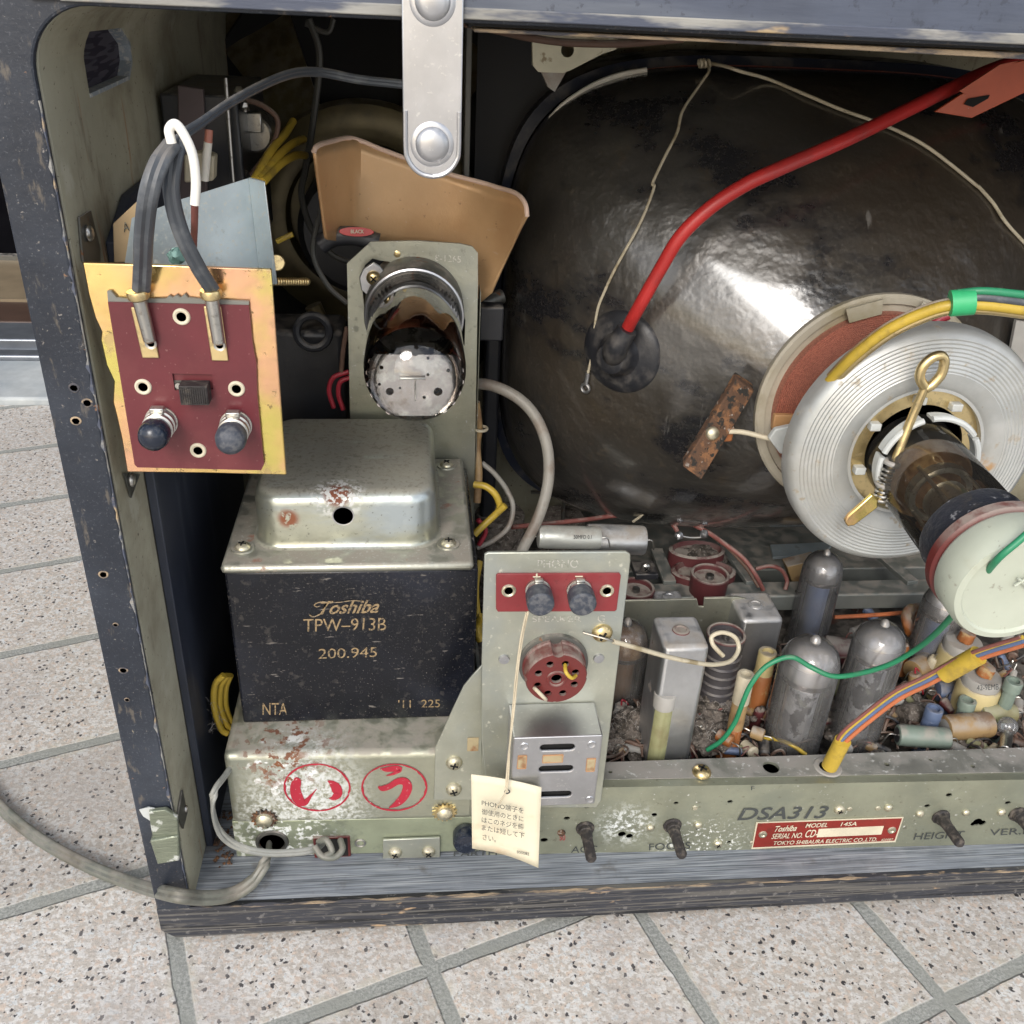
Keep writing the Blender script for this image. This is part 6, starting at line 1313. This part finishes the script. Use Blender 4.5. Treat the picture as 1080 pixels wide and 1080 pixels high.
for p, lb in (((716, 565), 'left'), ((742, 563), 'right')):
    tag(MB().ball(U(p, Y=.168), .0026, seg=10).build('solder_joint', M['alu'], jit=.0003), lb + ' silvery solder joint on the oval coil', 'solder joint')
# upright resistors, discs and links filling the crowded wiring
cols = [('tan', 'tan'), ('orangecap', 'rusty orange'), ('brown', 'brown'), ('greyend', 'grey'), ('bluelabel', 'slate'), ('maroon', 'maroon'), ('blackplastic', 'black'), ('cream', 'cream'), ('wax', 'olive')]
fill = [(655, 785, 0), (668, 790, 3), (690, 772, 5), (728, 782, 2), (742, 766, 1), (773, 792, 4), (790, 790, 7), (806, 790, 6), (822, 774, 1), (896, 752, 2), (905, 775, 4), (915, 786, 0), (930, 790, 6), (958, 738, 8), (968, 722, 1), (975, 768, 5), (1010, 790, 3), (1030, 786, 8), (1046, 790, 7), (1074, 745, 3), (1076, 785, 2), (1055, 735, 0), (988, 690, 1), (950, 690, 6), (905, 665, 3), (918, 648, 4), (1000, 745, 5), (820, 730, 2), (826, 700, 3), (700, 700, 2), (1060, 700, 4), (1068, 690, 2), (890, 790, 3), (870, 760, 5), (640, 770, 2), (1040, 772, 6)]
near = ['nearest the phono panel', 'beside the wax tube', 'among the lint', 'by the chassis edge', 'left of the big glass tube', 'between the glass tubes', 'near the grey-green capacitor', 'near the right picture edge']
for i, (px, py, ci) in enumerate(fill):
    o = U((px, py), Z=.050); a = random.uniform(0, 3.14); tl = random.uniform(-.3, .6); d = V((math.cos(a), math.sin(a), tl)).normalized(); L_ = random.uniform(.008, .013); r = random.uniform(.0021, .0034)
    m_, cn = cols[ci]
    ar = near[0 if px < 680 else 1 if px < 720 else 2 if px < 790 else 4 if px < 860 and py < 770 else 3 if px < 880 else 5 if px < 930 else 6 if px < 1035 else 7]
    t = thing('small_resistor', '%s lying component at %s, dust covered, %s' % (cn, ('the front' if py > 765 else 'mid depth' if py > 715 else 'the back'), ar), 'resistor', o - V((0, 0, r)), 'small dusty components wired under the tubes')
    A_ = o - d * L_ / 2
    MB().lathe(A_, d, [(0, 0), (r * .7, 0), (r, .001), (r * .93, .0022), (r * .93, L_ - .0022), (r, L_ - .001), (r * .7, L_), (0, L_)], 16).build('body', M[m_], t)
    for s0, s1 in ((0, -1), (L_, 1)): MB().tube([A_ + d * s0, A_ + d * (s0 + s1 * .004), A_ + d * (s0 + s1 * .006) - V((0, 0, .008))], .00045, 6).build('wire_lead', M['steel'] if i % 2 else M['pink'], t)
for i, (px, py, hh, rr_, mt, cn) in enumerate(((652, 765, .014, .0034, 'greyend', 'grey dusty'), (679, 783, .011, .003, 'tan', 'tan'), (730, 790, .012, .003, 'maroon', 'maroon'), (762, 792, .010, .0026, 'orangecap', 'rusty orange'), (797, 762, .012, .0028, 'maroon', 'dark maroon'), (826, 720, .016, .0032, 'tan', 'brown'), (892, 735, .012, .0034, 'wax', 'olive'), (912, 765, .014, .0032, 'tan', 'tan dusty'), (940, 752, .012, .003, 'greyend', 'grey'), (963, 735, .016, .0034, 'tan', 'tan topped'), (975, 712, .016, .003, 'cream', 'cream'), (1000, 752, .012, .0028, 'bluelabel', 'slate blue'), (1052, 745, .010, .003, 'greyend', 'small grey'), (1060, 680, .018, .0034, 'greyend', 'pale grey'), (950, 705, .016, .003, 'orangecap', 'orange-brown'), (905, 690, .014, .003, 'maroon', 'purple-brown'))):
    o = U((px, py), Z=.044); t = thing('upright_component', cn + ' stub standing upright among the wiring, ' + ('left of the round coil form' if px < 760 else 'beside the front glass tube' if px < 840 else 'between the two glass tubes' if px < 918 else 'right of the second glass tube' if px < 970 else 'under the sleeved orange lead' if px < 1010 else 'close to the right picture edge'), 'component', o, 'small upright stubs among the wiring')
    tl = V((random.uniform(-.25, .25), random.uniform(-.25, .25), 1)).normalized()
    MB().lathe(o, tl, [(rr_, -.004), (rr_ * .95, hh * .5), (rr_ * 1.05, hh * .62), (rr_, hh - .001), (rr_ * .7, hh), (0, hh - .0006)], 18).build('body', M[mt], t, jit=.0001)
    MB().tube([o + tl * (hh - .001), o + tl * (hh + .003), o + tl * (hh + .002) + V((.004, .001, -.004)), o + V((.007, .002, .0))], .0005, 6, n=5).build('wire_lead', M['steel'] if i % 3 else M['red'], t)
for i in range(26):
    px = random.uniform(700, 1078); py = random.uniform(700, 794)
    if py < 740 and px < 830: py += 50
    o = U((px, py), Z=.046); hh = random.uniform(.006, .012); rr_ = random.uniform(.0016, .0028); mt, cn = random.choice((('tan', 'brown'), ('greyend', 'grey'), ('maroon', 'maroon'), ('orangecap', 'orange'), ('blackplastic', 'black'), ('wax', 'olive')))
    t = thing('ceramic_bead', 'tiny dusty %s bead or stub half buried in the wiring under the tubes' % cn, 'component', o, 'tiny %s beads buried in the wiring' % cn)
    tl = V((random.gauss(0, .8), random.gauss(0, .8), 1)).normalized()
    MB().lathe(o, tl, [(rr_, -.003), (rr_ * 1.05, hh * .4), (rr_, hh - .001), (rr_ * .6, hh), (0, hh - .0005)], 16).build('body', M[mt], t, jit=.0001)
    MB().tube([o + tl * hh, o + tl * (hh + .004), o + tl * (hh + .002) + V((random.gauss(0, .005), random.gauss(0, .004), -.004))], .0004, 6, n=5).build('wire_lead', M['pink'] if i % 2 else M['steel'], t)
# grimy wiring tangle and lint: nobody could count it
wt = MB()
for i in range(260):
    px = random.uniform(645, 1085); py = random.uniform(690 if px > 700 else 740, 800); a = U((px, py), Z=.040 + random.random() * .010)
    d = V((random.gauss(0, 1), random.gauss(0, 1), 0)).normalized() * random.uniform(.008, .024); s = V((-d.y, d.x, 0)) * random.uniform(-.5, .5)
    wt.tube([a, a + d * .35 + s + V((0, 0, .004)), a + d * .7 + s + V((0, 0, random.uniform(0, .006))), a + d], random.uniform(.0004, .0010), 6, n=5)
tag(wt.build('wiring_tangle', M['brown']), 'grimy tangle of thin brown wires between the components', 'wiring', kind='stuff')
wt = MB()
for i in range(60):
    px = random.uniform(645, 1085); py = random.uniform(700 if px > 700 else 745, 800); a = U((px, py), Z=.044 + random.random() * .008)
    wt.ball(a, random.uniform(.0012, .0034), sx=random.uniform(.7, 1.6), sy=random.uniform(.7, 1.6), sz=random.uniform(.5, 1.3), seg=8)
tag(wt.build('grime_lumps', M['lint'], jit=.0003), 'dusty lumps of solder, tags and grime on the chassis floor', 'grime', kind='stuff')
def clump(cs, n, nm, m, lb, fl=.005):
    b = MB()
    for c, r in cs:
        M_ = Matrix.Translation(c) @ Matrix.Diagonal((1.2, 1, .8, 1)); ret = bmesh.ops.create_icosphere(b.bm, subdivisions=4, radius=r, matrix=M_)
        from mathutils import noise as NZ
        for v in ret['verts']:
            d = (v.co - c); k = NZ.fractal(v.co * 220, 1, 2, 4) * .5 + NZ.noise(v.co * 900) * .15; v.co = c + d * (1 + k)
    tag(b.build(nm, m), lb, 'lint', kind='stuff')
    f = MB()
    for c, r in cs:
        for i in range(n):
            d = V((random.gauss(0, 1), random.gauss(0, 1), random.gauss(0, 1))).normalized(); a = c + V((d.x * 1.2, d.y, d.z * .8)) * r * random.uniform(.7, 1.05)
            e = V((random.gauss(0, 1), random.gauss(0, 1), random.gauss(0, 1))).normalized() * fl * random.uniform(.3, 1); s = V((random.gauss(0, 1), random.gauss(0, 1), random.gauss(0, 1))) * fl * .25
            f.tube([a, a + e * .5 + s, a + e], .00009, 3, n=4)
    tag(f.build(nm + '_fibre', M['fibre']), 'pale fibres sticking out of ' + lb, 'lint', kind='stuff')
clump([(U(p, Z=z), r) for p, z, r in (((745, 752), .052, .0115), ((757, 742), .055, .009), ((733, 772), .052, .0085), ((752, 778), .050, .009), ((716, 742), .052, .0055), ((724, 757), .050, .007), ((738, 735), .054, .006))], 130, 'lint_clump', M['lint'], 'grey lint clump in front of the ribbed coil form')
clump([(U(p, Z=z), r) for p, z, r in (((664, 758), .056, .0065), ((662, 775), .050, .0075), ((649, 782), .050, .006), ((676, 742), .046, .004))], 110, 'lint_clump', M['lint'], 'grey lint tuft between the phono panel and the wax tube')
clump([(U(p, Z=z), r) for p, z, r in (((729, 712), .056, .007), ((735, 703), .060, .006))], 70, 'rusty_fluff', mat('red-brown fluff', (.13, .05, .03), 1, spots=[dict(c=(.28, .2, .12), s=300, lo=.5, hi=.6)], bump=[(900, .001)]), 'red-brown fluff between the square can and the coil form', .003)
clump([(U(p, Z=z), r) for p, z, r in (((878, 755), .050, .007), ((890, 770), .048, .008), ((962, 745), .046, .007))], 60, 'lint_clump', M['lint'], 'grey fluff between the two front glass tubes')

wb = MB()
for i in range(46):
    px = random.uniform(700, 1085); py = random.uniform(690, 798); a = U((px, py), Z=.046 + random.random() * .010)
    d = V((random.gauss(0, 1), random.gauss(0, .5), 0)).normalized() * random.uniform(.010, .022)
    wb.tube([a, a + d * .3 + V((0, 0, .004)), a + d * .7 + V((0, 0, .003)), a + d - V((0, 0, .004))], random.uniform(.0006, .0009), 6, n=6)
tag(wb.build('black_wiring', M['blackplastic']), 'short black and dark links crossing between the small components', 'wiring', kind='stuff')
# ---------------------------------------------------------------- light
SUN_DIR = V((-.28, -.76, .56)).normalized()      # towards the sun
w = bpy.data.worlds.new('World'); SC.world = w; w.use_nodes = True
nt = w.node_tree; nt.nodes.clear(); o = nt.nodes.new('ShaderNodeOutputWorld'); bg = nt.nodes.new('ShaderNodeBackground'); sk_ = nt.nodes.new('ShaderNodeTexSky')
sk_.sky_type = 'NISHITA'; sk_.sun_disc = False; sk_.sun_elevation = math.asin(SUN_DIR.z); sk_.sun_rotation = math.atan2(SUN_DIR.x, SUN_DIR.y)
sk_.air_density = 1.0; sk_.dust_density = 3.0
tc_ = nt.nodes.new('ShaderNodeTexCoord'); cn = nt.nodes.new('ShaderNodeTexNoise'); cn.inputs['Scale'].default_value = 2.6; cn.inputs['Detail'].default_value = 7; cn.inputs['Roughness'].default_value = .6
nt.links.new(tc_.outputs['Generated'], cn.inputs[0])
cr = nt.nodes.new('ShaderNodeMapRange'); cr.interpolation_type = 'SMOOTHSTEP'; cr.inputs[1].default_value = .46; cr.inputs[2].default_value = .58; nt.links.new(cn.outputs[0], cr.inputs[0])
cm = nt.nodes.new('ShaderNodeMix'); cm.data_type = 'RGBA'; nt.links.new(cr.outputs[0], cm.inputs[0]); nt.links.new(sk_.outputs[0], cm.inputs[6]); cm.inputs[7].default_value = (9.5, 9.6, 9.8, 1)
nt.links.new(cm.outputs[2], bg.inputs[0]); bg.inputs[1].default_value = .15; nt.links.new(bg.outputs[0], o.inputs[0])
sl = bpy.data.objects.new('sun', bpy.data.lights.new('sun', 'SUN')); COL.objects.link(sl)
sl.data.energy = 1.5; sl.data.angle = R(22); sl.data.color = (1, .985, .955)
sl.rotation_euler = (-SUN_DIR).to_track_quat('-Z', 'Y').to_euler()
SC.view_settings.view_transform = 'Standard'; SC.view_settings.look = 'None'; SC.view_settings.gamma = 1; SC.view_settings.use_curve_mapping = False
SC.view_settings.exposure = .43
SC.cycles.use_denoising = True
SC.cycles.max_bounces = 10; SC.cycles.transparent_max_bounces = 16
